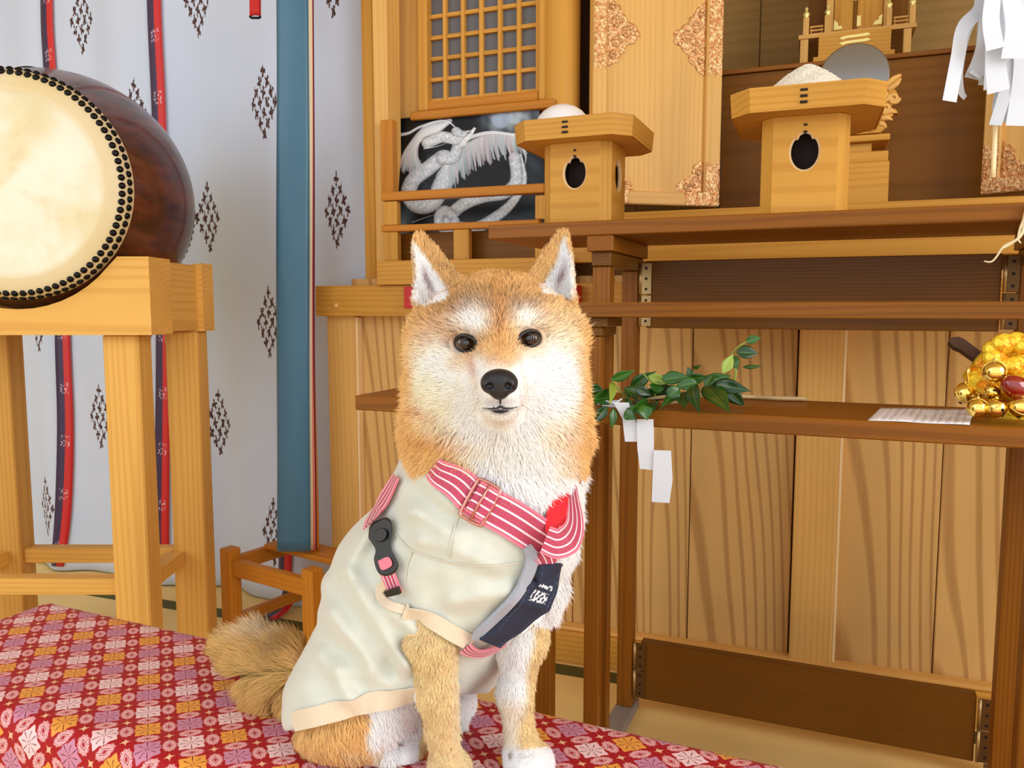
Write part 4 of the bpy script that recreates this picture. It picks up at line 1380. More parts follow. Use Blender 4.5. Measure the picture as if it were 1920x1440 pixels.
# round mirror on a carved cloud stand
VMir = 2.20
mc = AL.P(AL.U(1601, 143, VMir), VMir, AL.Z(1601, 143, VMir))
rm = 61.5 / FPX * (mc[1] * CP - (mc[2] - CAM_H) * SP)
mt = thing('round_mirror', 'round silver mirror on a carved cloud stand behind the rice heap', 'mirror', (mc[0], mc[1], zp1), AL.yaw)
g = G(); fn_ = -AL.v + np.array([0, 0, 0.10]); fn_ /= np.linalg.norm(fn_)
lathe(g, [(0.001, 0.004), (rm * .96, 0.004), (rm * .985, 0.0035), (rm, 0.0015), (rm, -0.006), (0.001, -0.006)], mc, fn_, 72)
put('mirror_disc', g, M_MIRROR, mt, smooth=False)
ped = G()
def pb(g, x0, x1, y1, y0, v0, v1, z0=None, **k):
    u0_, u1_ = AL.U(x0, y0, v0), AL.U(x1, y0, v0)
    cbox(g, AL, u0_, u1_, v0, v1, AL.Z(x1, y0, v0) if z0 is None else z0, AL.Z(x1, y1, v0), ch=0.002, **k)
vp = 2.15
wid = AL.U(1668, 340, vp) - AL.U(1601, 340, vp)
uc = AL.U(1601, 300, vp)
zA, zB, zC, zD, zE = AL.Z(1668, 301, vp), AL.Z(1668, 281, vp), AL.Z(1668, 262, vp), AL.Z(1668, 250, vp), AL.Z(1601, 210, vp)
wbox('pedestal', AL, uc - wid, uc + wid, vp, vp + 0.13, zp1 + 0.0003, zA, M_ALTAR, mt)
wbox('pedestal_step', AL, uc - wid * .96, uc + wid * .96, vp + 0.004, vp + 0.126, zA + .0003, zB, M_ALTAR, mt)
wbox('pedestal_neck', AL, uc - wid * .50, uc + wid * .50, vp + 0.02, vp + 0.11, zB + .0003, zC, M_ALTAR, mt)
wbox('pedestal_top', AL, uc - wid * .98, uc + wid * .98, vp - 0.002, vp + 0.132, zC + .0003, zD, M_ALTAR, mt)
# cloud stand: a plaque with rolling scrolls and flame tips, both sides
def q(x, y, v=VMir - 0.012): return (AL.U(x, y, v), AL.Z(x, y, v))
def mir(P): return [(2 * q(1601, 200)[0] - a, b_) for a, b_ in P]
half = [q(x, y) for x, y in [(1601, 252), (1650, 248), (1664, 236), (1652, 226), (1676, 216), (1668, 208), (1684, 212), (1680, 205), (1668, 202), (1686, 182), (1680, 170), (1672, 164), (1684, 152), (1691, 143), (1688, 138),
        (1676, 142), (1662, 152), (1655, 160), (1640, 178), (1626, 196), (1601, 204)]]
poly = half + mir(half)[::-1][1:-1]
g = G(); prism(g, poly, AL, VMir - 0.012, VMir + 0.020, axis='v'); cloud = put('cloud_carving', g, M_ALTAR, mt)
for sgn in (0, 1):
    for cx_, cy_, r_ in ((1655, 178, 13), (1676, 184, 10), (1662, 203, 9), (1640, 212, 10), (1632, 236, 9)):
        a = np.linspace(0, 3.2 * math.pi, 28); rr_ = r_ * (1 - .75 * a / a[-1])
        pts = [q(cx_ + w * math.cos(t_), cy_ + w * math.sin(t_)) for w, t_ in zip(rr_, a)]
        if sgn: pts = mir(pts)
        g = G(); tube(g, [AL.P(a_, VMir - 0.013, b_) for a_, b_ in pts], np.linspace(0.005, 0.0035, 28), 6)
        put('cloud_scroll', g, M_PALE, cloud, smooth=True)
    for fl_ in (((1660, 160), (1676, 147), (1690, 139)), ((1664, 168), (1680, 158), (1690, 147)), ((1655, 213), (1668, 209), (1682, 211)), ((1652, 222), (1664, 221), (1674, 225)), ((1648, 232), (1656, 233), (1662, 240))):
        pts = [q(*p_) for p_ in fl_]
        if sgn: pts = mir(pts)
        g = G(); tube(g, smooth_path([AL.P(a_, VMir - 0.011, b_) for a_, b_ in pts], 12), [0.007 * math.sin(math.pi * (0.35 + .6 * i / 11)) for i in range(12)], 8)
        put('flame_tip', g, M_PALE, cloud, smooth=True)

# miniature shrine
VH = 2.60
sh = thing('miniature_shrine', 'small wooden shrine model with railings, gold plates and closed doors on the dark step', 'shrine', AL.P(AL.U(1605, 100, VH + .1), VH + 0.1, zs1), AL.yaw)
def hU(x, y=70, v=VH): return AL.U(x, y, v)
def hZ(x, y, v=VH): return AL.Z(x, y, v)
def hb_(name, x0, x1, za, zb_, v0=VH, v1=None, mat=M_PALE, grain='u', parent=None, y=70):
    return wbox(name, AL, hU(x0, y, v0), hU(x1, y, v0), v0, v1 if v1 else v0 + 0.02, za, zb_, mat, parent or sh, grain=grain, ch=0.001)
zdk0, zdk1 = hZ(1500, 74), hZ(1500, 66)
base = zs1 + 0.0003
hb_('deck', 1497, 1718, zdk0, zdk1, VH, VH + 0.26)
for x in (1501, 1694):
    hb_('deck_post', x, x + 15, base, zdk0 - .0003, VH + .004, VH + .024, grain='z')
    hb_('deck_post', x, x + 15, base, zdk0 - .0003, VH + .22, VH + .24, grain='z')
hb_('stair', 1526, 1679, base, base + (zdk0 - base) * .42, VH - 0.05, VH - 0.001, M_ALTAR)
hb_('stair', 1535, 1671, base + (zdk0 - base) * .42 + .0003, zdk0 - .0003, VH - 0.022, VH - 0.001, M_ALTAR)
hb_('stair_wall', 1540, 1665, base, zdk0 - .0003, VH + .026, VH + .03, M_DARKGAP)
for (x0, x1) in ((1505, 1516), (1545, 1557), (1660, 1671), (1704, 1715)):
    xc = (x0 + x1) / 2
    po = hb_('railing_post', x0, x1, zdk1 + .0003, hZ(1510, 32) + 0.0, VH + .004, VH + .020, grain='z')
    g = G(); c_ = AL.P((hU(x0) + hU(x1)) / 2, VH + .012, hZ(1510, 32))
    lathe(g, [(0.009, 0), (0.006, .004), (0.010, .009), (0.008, .014), (0.003, .02), (0.006, .026), (0.0001, .034)], c_, seg=14)
    put('finial', g, M_PLATE, po, smooth=True)
for (x0, x1) in ((1518, 1543), (1674, 1702)):
    for k, (fa_, fb_) in enumerate(((.0, .12), (.30, .44), (.62, .78))):
        hh = hZ(1510, 44) - zdk1
        hb_('railing_bar', x0, x1, zdk1 + .0004 + hh * fa_, zdk1 + hh * fb_, VH + .008, VH + .016)
    hb_('railing_stud', x0 + 1, x0 + 4, zdk1 + .0003, zdk1 + hh * .78, VH + .017, VH + .022, grain='z')
    hb_('railing_stud', x1 - 4, x1 - 1, zdk1 + .0003, zdk1 + hh * .78, VH + .017, VH + .022, grain='z')
zroof = 2.12
for (x0, x1) in ((1548, 1561), (1655, 1668)):
    hb_('shrine_pillar', x0, x1, zdk1 + .0003, zroof, VH + .05, VH + .075, grain='z')
hb_('door_leaf', 1563, 1598, zdk1 + .004, zroof - .02, VH + .055, VH + .065, M_ALTAR, 'z')
hb_('door_leaf', 1606, 1654, zdk1 + .004, zroof - .02, VH + .055, VH + .065, M_ALTAR, 'z')
hb_('door_mullion', 1598.5, 1605.5, zdk1 + .0004, zroof - .02, VH + .052, VH + .066, M_SCREEN, 'z')
hb_('wall_panel', 1515, 1547, zdk1 + .0003, zroof, VH + .10, VH + .11, M_SCREEN, 'z')
hb_('wall_panel', 1669, 1700, zdk1 + .0003, zroof, VH + .10, VH + .11, M_SCREEN, 'z')
rf = G()
prism(rf, [(hU(1480), zroof + .001), (hU(1735), zroof + .001), (hU(1700), zroof + .05), (hU(1605), zroof + .10), (hU(1512), zroof + .05)], AL, VH - 0.03, VH + .28, axis='v')
put('shrine_roof', rf, M_ALTAR, sh)
def plate(pts, v):
    g = G(); prism(g, [(hU(x, y, v), hZ(x, y, v)) for x, y in pts], AL, v - 0.002, v - 0.0003, axis='v'); return put('gold_plate', g, M_PLATE, sh)
vd = VH + .055
plate([(1563, 57), (1580, 54), (1577, 48), (1572, 50), (1571, 43), (1564, 38)], vd)
plate([(1605, 50), (1614, 48), (1614, 28), (1610, 31), (1606, 28)], vd)
plate([(1636, 47), (1653, 45), (1655, 26), (1648, 31), (1647, 37), (1641, 39)], vd)
plate([(1598, 1), (1607, 1), (1603, -6)], vd - .003)
vs_ = VH - 0.022
for dy in (0, 10):
    plate([(1573, 72 + dy), (1580, 69 + dy), (1588, 67 + dy), (1618, 63 + dy), (1626, 61 + dy), (1633, 64 + dy), (1626, 67 + dy), (1618, 68 + dy), (1588, 72 + dy), (1580, 75 + dy)], vs_ if dy == 0 else vs_)

# ------------------------------------------------------------------ evergreen branch with folded paper
VB_ = 1.215
def tp(x, y, v=VB_): 
    a, z = TB.on(x, y, v); return TB.P(a, v, z)
br = thing('evergreen_branch', 'leafy green branch with a white folded paper streamer lying on the low table', 'branch', tp(1250, 765), TB.yaw)
def clamp_table(V_):
    a = V_ @ TB.v
    m = (a > V3F - 0.002) & (a < V3B + .002) & (V_[:, 2] < Z3 + .0035) & (V_[:, 2] > Z3 - .05)
    V_[m, 2] = Z3 + .0035
def put_tube(name, pts, r, mat, parent, n=24, seg=7):
    g = G(); P = smooth_path(pts, n); rr_ = np.interp(np.linspace(0, 1, n), np.linspace(0, 1, len(np.atleast_1d(r))), np.atleast_1d(r)) if np.ndim(r) else r
    clamp_table(P); tube(g, P, rr_, seg); return put(name, g, mat, parent, smooth=True)
zf = Z3 + 0.005
def ontab(x, y): return at_z(x, y, zf)
put_tube('branch_stem', [ontab(1512, 748), ontab(1455, 747), ontab(1400, 744), tp(1340, 742, 1.25), tp(1280, 742), tp(1220, 748), tp(1160, 765), tp(1100, 760)], [0.0035, 0.0035, 0.003, 0.002], M_TWIG, br, 40)
put_tube('twig', [tp(1340, 742, 1.25), tp(1375, 715, 1.25), tp(1379, 690, 1.25), tp(1372, 668, 1.25), tp(1385, 650, 1.25), tp(1412, 634, 1.25)], [0.002, 0.0012], M_LEAFY, br)
put_tube('twig', [ontab(1240, 756), tp(1290, 752, 1.2), tp(1320, 740, 1.2)], [0.0025, 0.002], M_TWIG, br)
put_tube('twig', [tp(1186, 755), tp(1160, 730), tp(1146, 710)], [0.0014, 0.0010], M_LEAFY, br)
put_tube('twig', [tp(1230, 748), tp(1222, 720), tp(1206, 700)], [0.0014, 0.0010], M_LEAFY, br)
def leaf(p0, p1, v0=VB_, v1=None, w=0.012, curl=0.25, mat=M_LEAF, roll=0.0):
    v1 = v0 if v1 is None else v1
    A_, B_ = tp(*p0, v0), tp(*p1, v1)
    if A_[2] < Z3 + .004: A_ = tp(*p0, 1.140)
    if B_[2] < Z3 + .004: B_ = tp(*p1, 1.136)
    B_ = A_ + (B_ - A_) * 1.15; w = w * 0.72
    d = B_ - A_; L = np.linalg.norm(d); d /= L
    view = A_ - EYE; view /= np.linalg.norm(view)
    side = np.cross(d, view); side /= np.linalg.norm(side)
    nrm = np.cross(side, d)
    side = side * math.cos(roll) + nrm * math.sin(roll); nrm = np.cross(side, d)
    if nrm @ view > 0: nrm = -nrm
    g = G(); n = 12
    def fn(a, b_):
        t = b_
        ww = w * 1.25 * max(0, math.sin(math.pi * t ** 0.8)) ** 1.15 * (1 - 0.2 * t)
        s = (a - .5) * 2
        up = curl * L * (t - t * t) * 1.2 - abs(s) * ww * -0.28
        return A_ + d * L * t + side * s * ww + nrm * up + np.array([0, 0, 0.0])
    sheet(g, fn, 4, n, thick=0.0005, grfn=lambda a, b_: (b_ * L, (a - .5) * 2 * w, 0))
    for q_ in g.v: clamp_table(q_)
    return put('leaf', g, mat, br, smooth=True)
LV = [((1145, 712), (1185, 696), .010), ((1148, 716), (1143, 755), .008), ((1182, 730), (1225, 700), .013), ((1190, 728), (1218, 740), .011), ((1215, 705), (1255, 718), .010),
      ((1165, 745), (1198, 775), .014), ((1200, 740), (1172, 730), .012), ((1205, 740), (1240, 735), .013), ((1235, 725), (1260, 705), .012), ((1240, 712), (1285, 706), .013),
      ((1260, 722), (1232, 748), .012), ((1275, 728), (1250, 745), .013), ((1280, 735), (1284, 765), .013), ((1290, 712), (1322, 706), .011), ((1300, 722), (1312, 770), .014),
      ((1322, 722), (1363, 768), .020), ((1320, 718), (1365, 706), .012), ((1335, 720), (1400, 732), .014), ((1360, 728), (1392, 758), .013), ((1298, 714), (1290, 690), .008),
      ((1310, 718), (1270, 725), .013), ((1228, 752), (1225, 772), .010), ((1215, 755), (1185, 765), .013), ((1205, 760), (1212, 785), .014), ((1195, 758), (1200, 742), .012),
      ((1130, 730), (1100, 728), .010), ((1150, 745), (1102, 752), .016), ((1120, 742), (1095, 770), .010), ((1140, 762), (1118, 790), .011), ((1150, 765), (1146, 800), .008),
      ((1380, 660), (1417, 662), .013), ((1398, 640), (1424, 634), .008), ((1372, 668), (1382, 690), .010), ((1355, 700), (1372, 668), .010), ((1392, 688), (1426, 686), .004),
      ((1300, 690), (1314, 684), .004), ((1322, 725), (1338, 702), .010), ((1245, 730), (1220, 722), .012), ((1260, 738), (1238, 765), .011), ((1172, 770), (1190, 785), .012)]
for k, (a, b_, w) in enumerate(LV):
    dv = ((k * 37) % 11 - 5) * 0.006
    leaf(a, b_, VB_ + dv, VB_ + dv - 0.01 * ((k % 3) - 1), w, curl=0.18 + 0.12 * ((k * 7) % 3 - 1), roll=((k * 13) % 7 - 3) * 0.12, mat=M_LEAFY if k in (1, 4, 33) else M_LEAF)
# zigzag paper: four folded panels hanging over the table edge
pz = [[(1126, 753), (1160, 750), (1176, 782), (1143, 788)], [(1150, 754), (1179, 755), (1196, 800), (1195, 828), (1172, 828), (1167, 785)],
      [(1194, 786), (1225, 786), (1226, 830), (1224, 881), (1200, 879), (1195, 840)], [(1226, 844), (1258, 845), (1261, 900), (1255, 943), (1222, 941), (1224, 890)]]
ps = G()
def fold_panel(pts, v, slope=0.0):
    n = len(pts)
    V_ = []
    for (x, y) in pts: V_.append(tp(x, y, v + slope * (y - pts[0][1])))
    V_ = np.array(V_); e = TB.v * 0.0006
    F = [list(range(n)), list(range(n, 2 * n))[::-1]] + [[i, n + i, n + (i + 1) % n, (i + 1) % n] for i in range(n)]
    g = G(); g.add(np.vstack([V_ - e, V_ + e]), orient(np.vstack([V_ - e, V_ + e]), F)); return g
vs3 = [1.172, 1.150, 1.147, 1.144]
for pts, v_ in zip(pz, vs3):
    put('paper_fold', fold_panel(pts, v_ - 0.0), M_PAPER, br)
put_tube('paper_tie', [tp(1120, 764, 1.17), tp(1132, 752, 1.17), tp(1152, 756, 1.165), tp(1166, 748, 1.17)], 0.0016, M_PAPER, br)

# ------------------------------------------------------------------ sheet of paper
c4 = [at_z(x, y, Z3 + 0.0006) for x, y in ((1627, 788), (1818, 797), (1826, 768), (1652, 764))]
g = G()
cc = sum(c4) / 4
sheet(g, lambda a, b_: (c4[0] * (1 - a) + c4[1] * a) * (1 - b_) + (c4[3] * (1 - a) + c4[2] * a) * b_ + np.array([0, 0, 0.0006 * math.sin(a * 5)**2]), 16, 6, thick=0.0003,
      grfn=lambda a, b_: ((a - .5) * .155, (b_ - .5) * .11, 0))
put('paper_sheet', g, M_SHEET, smooth=True, label='white sheet of paper with columns of writing lying on the low table by the bells', cat='paper', yaw=TB.yaw)

# ------------------------------------------------------------------ bell staff
VK = 1.215
bl = thing('bell_staff', 'bundle of golden bells with yellow brocade and a dark blade on the low table', 'bells', at_z(1870, 785, Z3), TB.yaw)
def bell(px, py, rpx, v, rot):
    c = tp(px, py, v); r_ = rpx / FPX * (c[1] * CP - (c[2] - CAM_H) * SP)
    M = Matrix.Rotation(rot, 3, 'Y') @ Matrix.Rotation(rot * 1.7 + .4, 3, 'X')
    if c[2] - r_ < Z3 + 0.001: c[2] = Z3 + r_ + 0.0006
    g = G(); ellipsoid(g, c, (r_, r_, r_ * 1.0), 28, 16)
    o = put('bell', g, M_GOLD, bl, smooth=True)
    Mn = np.array(M)
    a = np.linspace(0, 2 * math.pi, 32, endpoint=False)
    g = G(); tube(g, [c + Mn @ np.array([math.cos(t), math.sin(t), 0]) * r_ * 1.005 for t in a], r_ * 0.055, 6, closed=True); put('bell_rim', g, M_GOLD, o, smooth=True)
    g = G(); tube(g, [c + Mn @ np.array([0.15 * 0, math.cos(t), math.sin(t)]) * r_ * 1.0 for t in np.linspace(-2.6, -0.55, 14)], r_ * 0.06, 6); put('bell_slot', g, M_SCREWD, o, smooth=True)
    for t in (-2.6, -0.55):
        g = G(); ellipsoid(g, c + Mn @ np.array([0, math.cos(t), math.sin(t)]) * r_ * .97, (r_ * .17,) * 3, 10, 6); put('slot_end', g, M_SCREWD, o, smooth=True)
    g = G(); lathe(g, [(r_ * .2, 0), (r_ * .16, r_ * .18), (r_ * .05, r_ * .26)], c + np.array([0, 0, r_ * .97]), seg=10); put('bell_loop', g, M_GOLD, o, smooth=True)
BL_ = [(1810, 737, 19.5, 1.23, .4), (1833, 765, 19, 1.185, 1.1), (1868, 765, 18.5, 1.18, -.5), (1912, 763, 19, 1.18, .2), (1864, 697, 21, 1.19, .9), (1861, 734, 15, 1.20, 2.2), (1838, 735, 12, 1.23, 1.6), (1890, 742, 14, 1.22, -1.2), (1942, 740, 19, 1.2, .7), (1950, 768, 19, 1.18, .1)]
for q_ in BL_: bell(*q_)
# brocade disc standing up behind the bells, and its flower
c = tp(1908, 716, 1.26); rd = 84 / FPX * (c[1] * CP)
g = G(); lathe(g, [(0.001, 0.006), (rd * .9, 0.006), (rd, 0.0), (rd * .9, -0.006), (0.001, -0.006)], c, -TB.v + np.array([-.25, 0, .25]), 48); put('brocade_disc', g, M_YBROC, bl, smooth=True)
c = tp(1897, 664, 1.235)
for k in range(9):
    a = 2 * math.pi * k / 9
    g = G(); ellipsoid(g, c + TB.u * 0.021 * math.cos(a) + np.array([0, 0, 0.016 * math.sin(a)]) - TB.v * 0.004 * (k % 2), (0.017, 0.012, 0.014), 12, 8); put('brocade_petal', g, M_YBROC, bl, smooth=True)
g = G(); tube(g, smooth_path([tp(1822, 700, 1.24), tp(1845, 722, 1.22), tp(1880, 730, 1.21), tp(1925, 742, 1.22)], 16), 0.013, 10); put('brocade_grip', g, M_YBROC, bl, smooth=True)
g = G(); ca = tp(1906, 726, 1.185); ellipsoid(g, ca, (0.021, 0.014, 0.0145), 20, 12, M=Matrix.Rotation(.5, 3, 'Y')); put('red_bead', g, M_BEAD, bl, smooth=True, label='glossy dark red bead')
g = G(); tube(g, [tp(1816, 689, 1.22), tp(1814, 700, 1.22), tp(1817, 716, 1.225), tp(1815, 722, 1.225)], 0.0022, 6); put('chain', g, M_GOLD, bl, smooth=True)
# dark blade: flat tapering paddle
g = G()
pts = [(1778, 639), (1784, 633), (1797, 631), (1806, 634), (1852, 668), (1900, 706), (1886, 716), (1840, 682), (1800, 654), (1788, 649)]
Pb = np.array([tp(x, y, 1.285) for x, y in pts]); e = TB.v * 0.010 + np.array([0, 0, -0.006])
V_ = np.vstack([Pb, Pb + e * 1.0]); n = len(pts)
g.add(V_, orient(V_, [list(range(n)), list(range(n, 2 * n))[::-1]] + [[i, n + i, n + (i + 1) % n, (i + 1) % n] for i in range(n)])); put('blade', g, M_DARKGAP, bl, label='dark brown blade')

# ------------------------------------------------------------------ paper streamer wand hanging at the upper right
YG = 1.12
M_STREAM, _ = new_mat('streamer_paper', (214, 220, 230), 0.8)
def gp(x, y, dy=0.0): return at(x, y, YG + dy)
wd = thing('streamer_wand', 'wooden wand thick with white paper streamers hanging at the upper right', 'ritual wand', gp(1865, 335), 0)
g = G(); tube(g, smooth_path([gp(1862, 333), gp(1866, 240), gp(1871, 150), gp(1880, 0), gp(1888, -200)], 20), 0.0032, 8); put('stick', g, M_STICK, wd, smooth=True)
top = gp(1888, -200)
g = G(); tube(g, [top, np.array([top[0], top[1], 2.749])], 0.002, 6); put('hanging_cord', g, M_CORD, wd)
def pstrip(pts, w0, w1, dy, tw=0.0):
    P = smooth_path([gp(x, y, dy + d_) for x, y, d_ in pts], 22)
    g = G()
    def fn(a, b_):
        i = min(int(round(b_ * 21)), 21); i2 = min(i + 1, 21); i1 = max(i - 1, 0)
        t_ = P[i2] - P[i1]; t_ /= np.linalg.norm(t_)
        sd = np.cross(t_, [math.sin(tw * b_), 1.0 * math.cos(tw * b_), 0]); sd /= np.linalg.norm(sd)
        return P[i] + sd * (a - .5) * (w0 + (w1 - w0) * b_)
    sheet(g, fn, 4, 21, thick=0.0004)
    put('paper_strip', g, M_STREAM, wd, smooth=False)
K = 1 / 1340
pstrip([(1835, -60, 0), (1838, 12, 0), (1806, 52, -.01), (1795, 110, -.01), (1780, 190, -.012)], 22 * K, 25 * K, -.03)
pstrip([(1840, 10, 0), (1812, 60, .01), (1799, 130, .01), (1802, 170, .0), (1810, 184, -.01)], 18 * K, 8 * K, -.015, 1.2)
pstrip([(1850, -40, 0), (1846, 60, 0), (1838, 110, .01), (1824, 148, .01)], 20 * K, 30 * K, .0, .3)
for k in range(4):
    pstrip([(1856 + k * 6, -60, 0), (1850 + k * 5, 50, 0), (1842 + k * 6, 120, .01), (1826 + k * 10, 142 + k * 9, .005 * k)], 20 * K, 22 * K, .004 + .004 * k, .4)
pstrip([(1862, -60, 0), (1858, 60, -.01), (1856, 120, -.01), (1852, 168, -.01)], 22 * K, 14 * K, -.02, .2)
pstrip([(1880, -60, 0), (1872, 60, -.01), (1866, 110, -.015), (1872, 172, -.01)], 24 * K, 38 * K, -.04, .1)
pstrip([(1878, -60, 0), (1880, 80, 0), (1880, 150, 0), (1874, 207, 0)], 22 * K, 26 * K, -.01, .2)
pstrip([(1890, -60, 0), (1900, 60, 0), (1896, 130, 0), (1880, 190, 0), (1866, 235, .0)], 22 * K, 20 * K, -.025, .6)
pstrip([(1896, -60, 0), (1905, 60, 0), (1902, 140, 0), (1890, 230, 0)], 26 * K, 30 * K, -.015, .3)
pstrip([(1905, -60, 0), (1915, 60, 0), (1917, 140, 0), (1905, 236, 0)], 26 * K, 34 * K, -.03, .2)
pstrip([(1915, -60, 0), (1928, 60, 0), (1932, 140, 0), (1925, 215, 0)], 28 * K, 50 * K, -.02, .2)
pstrip([(1925, -60, 0), (1950, 60, 0), (1955, 140, 0), (1945, 230, 0)], 28 * K, 40 * K, -.01, .2)
pstrip([(1866, -70, 0), (1862, -10, -.01), (1858, 40, -.02), (1866, 92, -.02)], 26 * K, 30 * K, -.05, .1)
pstrip([(1890, -70, 0), (1895, -10, -.01), (1905, 50, -.02), (1900, 110, -.02)], 26 * K, 40 * K, -.05, .1)
for k in range(9):
    a = k / 8
    pstrip([(1842 + 100 * a, -75, 0), (1850 + 90 * a, -20, 0), (1848 + 100 * a, 30, .01), (1846 + 104 * a, 80 + 22 * math.sin(k * 2.1), .01)], 24 * K, 28 * K, .01 + .006 * (k % 3), .2)

# hemp cords hanging by the table end
hc_ = thing('hemp_cords', 'loose pale hemp cords hanging over the edge of the folding table at the right', 'cord', tp(1915, 400, 1.485), 0)
for pts in ([(1930, 384), (1921, 405), (1918, 432), (1905, 450), (1882, 462), (1868, 482), (1858, 491), (1845, 490)], [(1935, 384), (1924, 410), (1916, 440), (1898, 456), (1880, 466)], [(1940, 384), (1928, 420), (1925, 470), (1922, 500)],
            [(1926, 384), (1919, 412), (1912, 430), (1909, 448), (1914, 456)]):
    put_tube('cord_strand', [tp(x, y, 1.490 - 0.002 * i) for i, (x, y) in enumerate(pts)], [0.0028, 0.0012], M_CORD, hc_, 30, 6)
# ------------------------------------------------------------------ the dog: one smooth distance field, turned into one surface
ZG = 0.4625      # cloth surface
def smin(a, b, k):
    h = np.clip(0.5 + 0.5 * (b - a) / k, 0, 1)
    return b + (a - b) * h - k * h * (1 - h)
def smax(a, b, k): return -smin(-a, -b, k)
def d_ell(P, c, r, yaw=0.0, pit=0.0, rol=0.0):
    q = P - np.asarray(c)
    if yaw or pit or rol:
        R = np.array(Matrix.Rotation(yaw, 3, 'Z') @ Matrix.Rotation(pit, 3, 'X') @ Matrix.Rotation(rol, 3, 'Y'))
        q = q @ R
    r = np.asarray(r, float)
    k0 = np.sqrt(((q / r) ** 2).sum(-1)); k1 = np.sqrt(((q / (r * r)) ** 2).sum(-1)) + 1e-9
    return k0 * (k0 - 1) / k1
def d_cap(P, a, b, ra, rb):
    a, b = np.asarray(a), np.asarray(b); d = b - a
    t = np.clip(((P - a) @ d) / (d @ d), 0, 1)
    return np.sqrt(((P - a - t[..., None] * d) ** 2).sum(-1)) - (ra + (rb - ra) * t)

HEAD = [  # px, py, depth, radii, blend
    ('e', (932, 612, 0.845), (0.077, 0.078, 0.048), .03),
    ('e', (932, 650, 0.835), (0.082, 0.070, 0.048), .03),
    ('e', (932, 588, 0.800), (0.048, 0.040, 0.034), .03),
    ('e', (856, 735, 0.845), (0.042, 0.060, 0.062), .035),
    ('e', (1010, 735, 0.845), (0.038, 0.060, 0.062), .035),
    ('e', (932, 722, 0.815), (0.066, 0.050, 0.046), .03),
    ('c', (933, 700, 0.792), (937, 730, 0.750), (0.036, 0.0225), .022),
    ('c', (931, 640, 0.772), (936, 702, 0.738), (0.020, 0.0125), .020),
    ('c', (936, 756, 0.785), (938, 762, 0.748), (0.025, 0.0150), .010),
]
NECK = [
    ('e', (932, 810, 0.865), (0.078, 0.070, 0.075), .045),
    ('c', (932, 820, 0.865), (920, 960, 0.870), (0.080, 0.088), .05),
]
TORSO = [
    ('e', (915, 1010, 0.845), (0.081, 0.082, 0.098), .05),
    ('c', (880, 980, 0.880), (788, 1115, 0.895), (0.086, 0.094), .05),
    ('c', (788, 1115, 0.895), (712, 1285, 0.885), (0.094, 0.082), .05),
    ('e', (680, 1300, 0.870), (0.070, 0.076, 0.060), .04),
    ('c', (880, 1120, 0.910), (870, 1230, 0.930), (0.064, 0.048), .04),
]
LEGS = [
    ('c', (806, 1105, 0.825), (811, 1200, 0.792), (0.036, 0.0225), .018),
    ('c', (811, 1200, 0.792), (819, 1300, 0.790), (0.0225, 0.0165), .02),
    ('c', (820, 1300, 0.790), (836, 1420, 0.800), (0.0165, 0.0155), .015),
    ('e', (845, 1446, 0.795), (0.022, 0.030, 0.0165), .014),
    ('c', (990, 1110, 0.850), (977, 1200, 0.835), (0.036, 0.0235), .02),
    ('c', (977, 1200, 0.835), (966, 1300, 0.822), (0.0235, 0.0140), .015),
    ('c', (966, 1300, 0.822), (976, 1400, 0.815), (0.0140, 0.0150), .015),
    ('e', (993, 1430, 0.803), (0.0255, 0.034, 0.0185), .014),
    # haunch, hind foot
    ('e', (650, 1330, 0.865), (0.052, 0.060, 0.045), .03),
    ('e', (760, 1345, 0.880), (0.045, 0.040, 0.042), .03),
    ('c', (625, 1398, 0.840), (735, 1408, 0.835), (0.017, 0.0165), .014),
    ('e', (748, 1412, 0.832), (0.030, 0.024, 0.0170), .010),
    # far hind leg seen between the front legs
    ('e', (835, 1325, 0.93), (0.034, 0.040, 0.040), .03),
    ('c', (830, 1372, 0.90), (856, 1374, 0.885), (0.015, 0.0130), .014),
]
TAIL = [
    ('c', (575, 1290, 0.950), (525, 1262, 0.975), (0.034, 0.034), .03),
    ('c', (525, 1262, 0.975), (470, 1222, 0.985), (0.032, 0.020), .02),
    ('c', (470, 1222, 0.985), (445, 1215, 0.985), (0.020, 0.010), .02),
    ('c', (575, 1320, 0.930), (530, 1305, 0.960), (0.026, 0.022), .03),
]
def prim(P, it):
    if it[0] == 'e': return d_ell(P, at(*it[1]), it[2])
    return d_cap(P, at(*it[1]), at(*it[2]), *it[3])
def fold_prims(P, items, d=None):
    for it in items:
        q = prim(P, it); k = it[-1]
        d = q if d is None else smin(d, q, k)
    return d
EARS = [((829, 556, .862), (783, 440, .868), 1), ((1027, 552, .862), (1057, 434, .868), -1)]
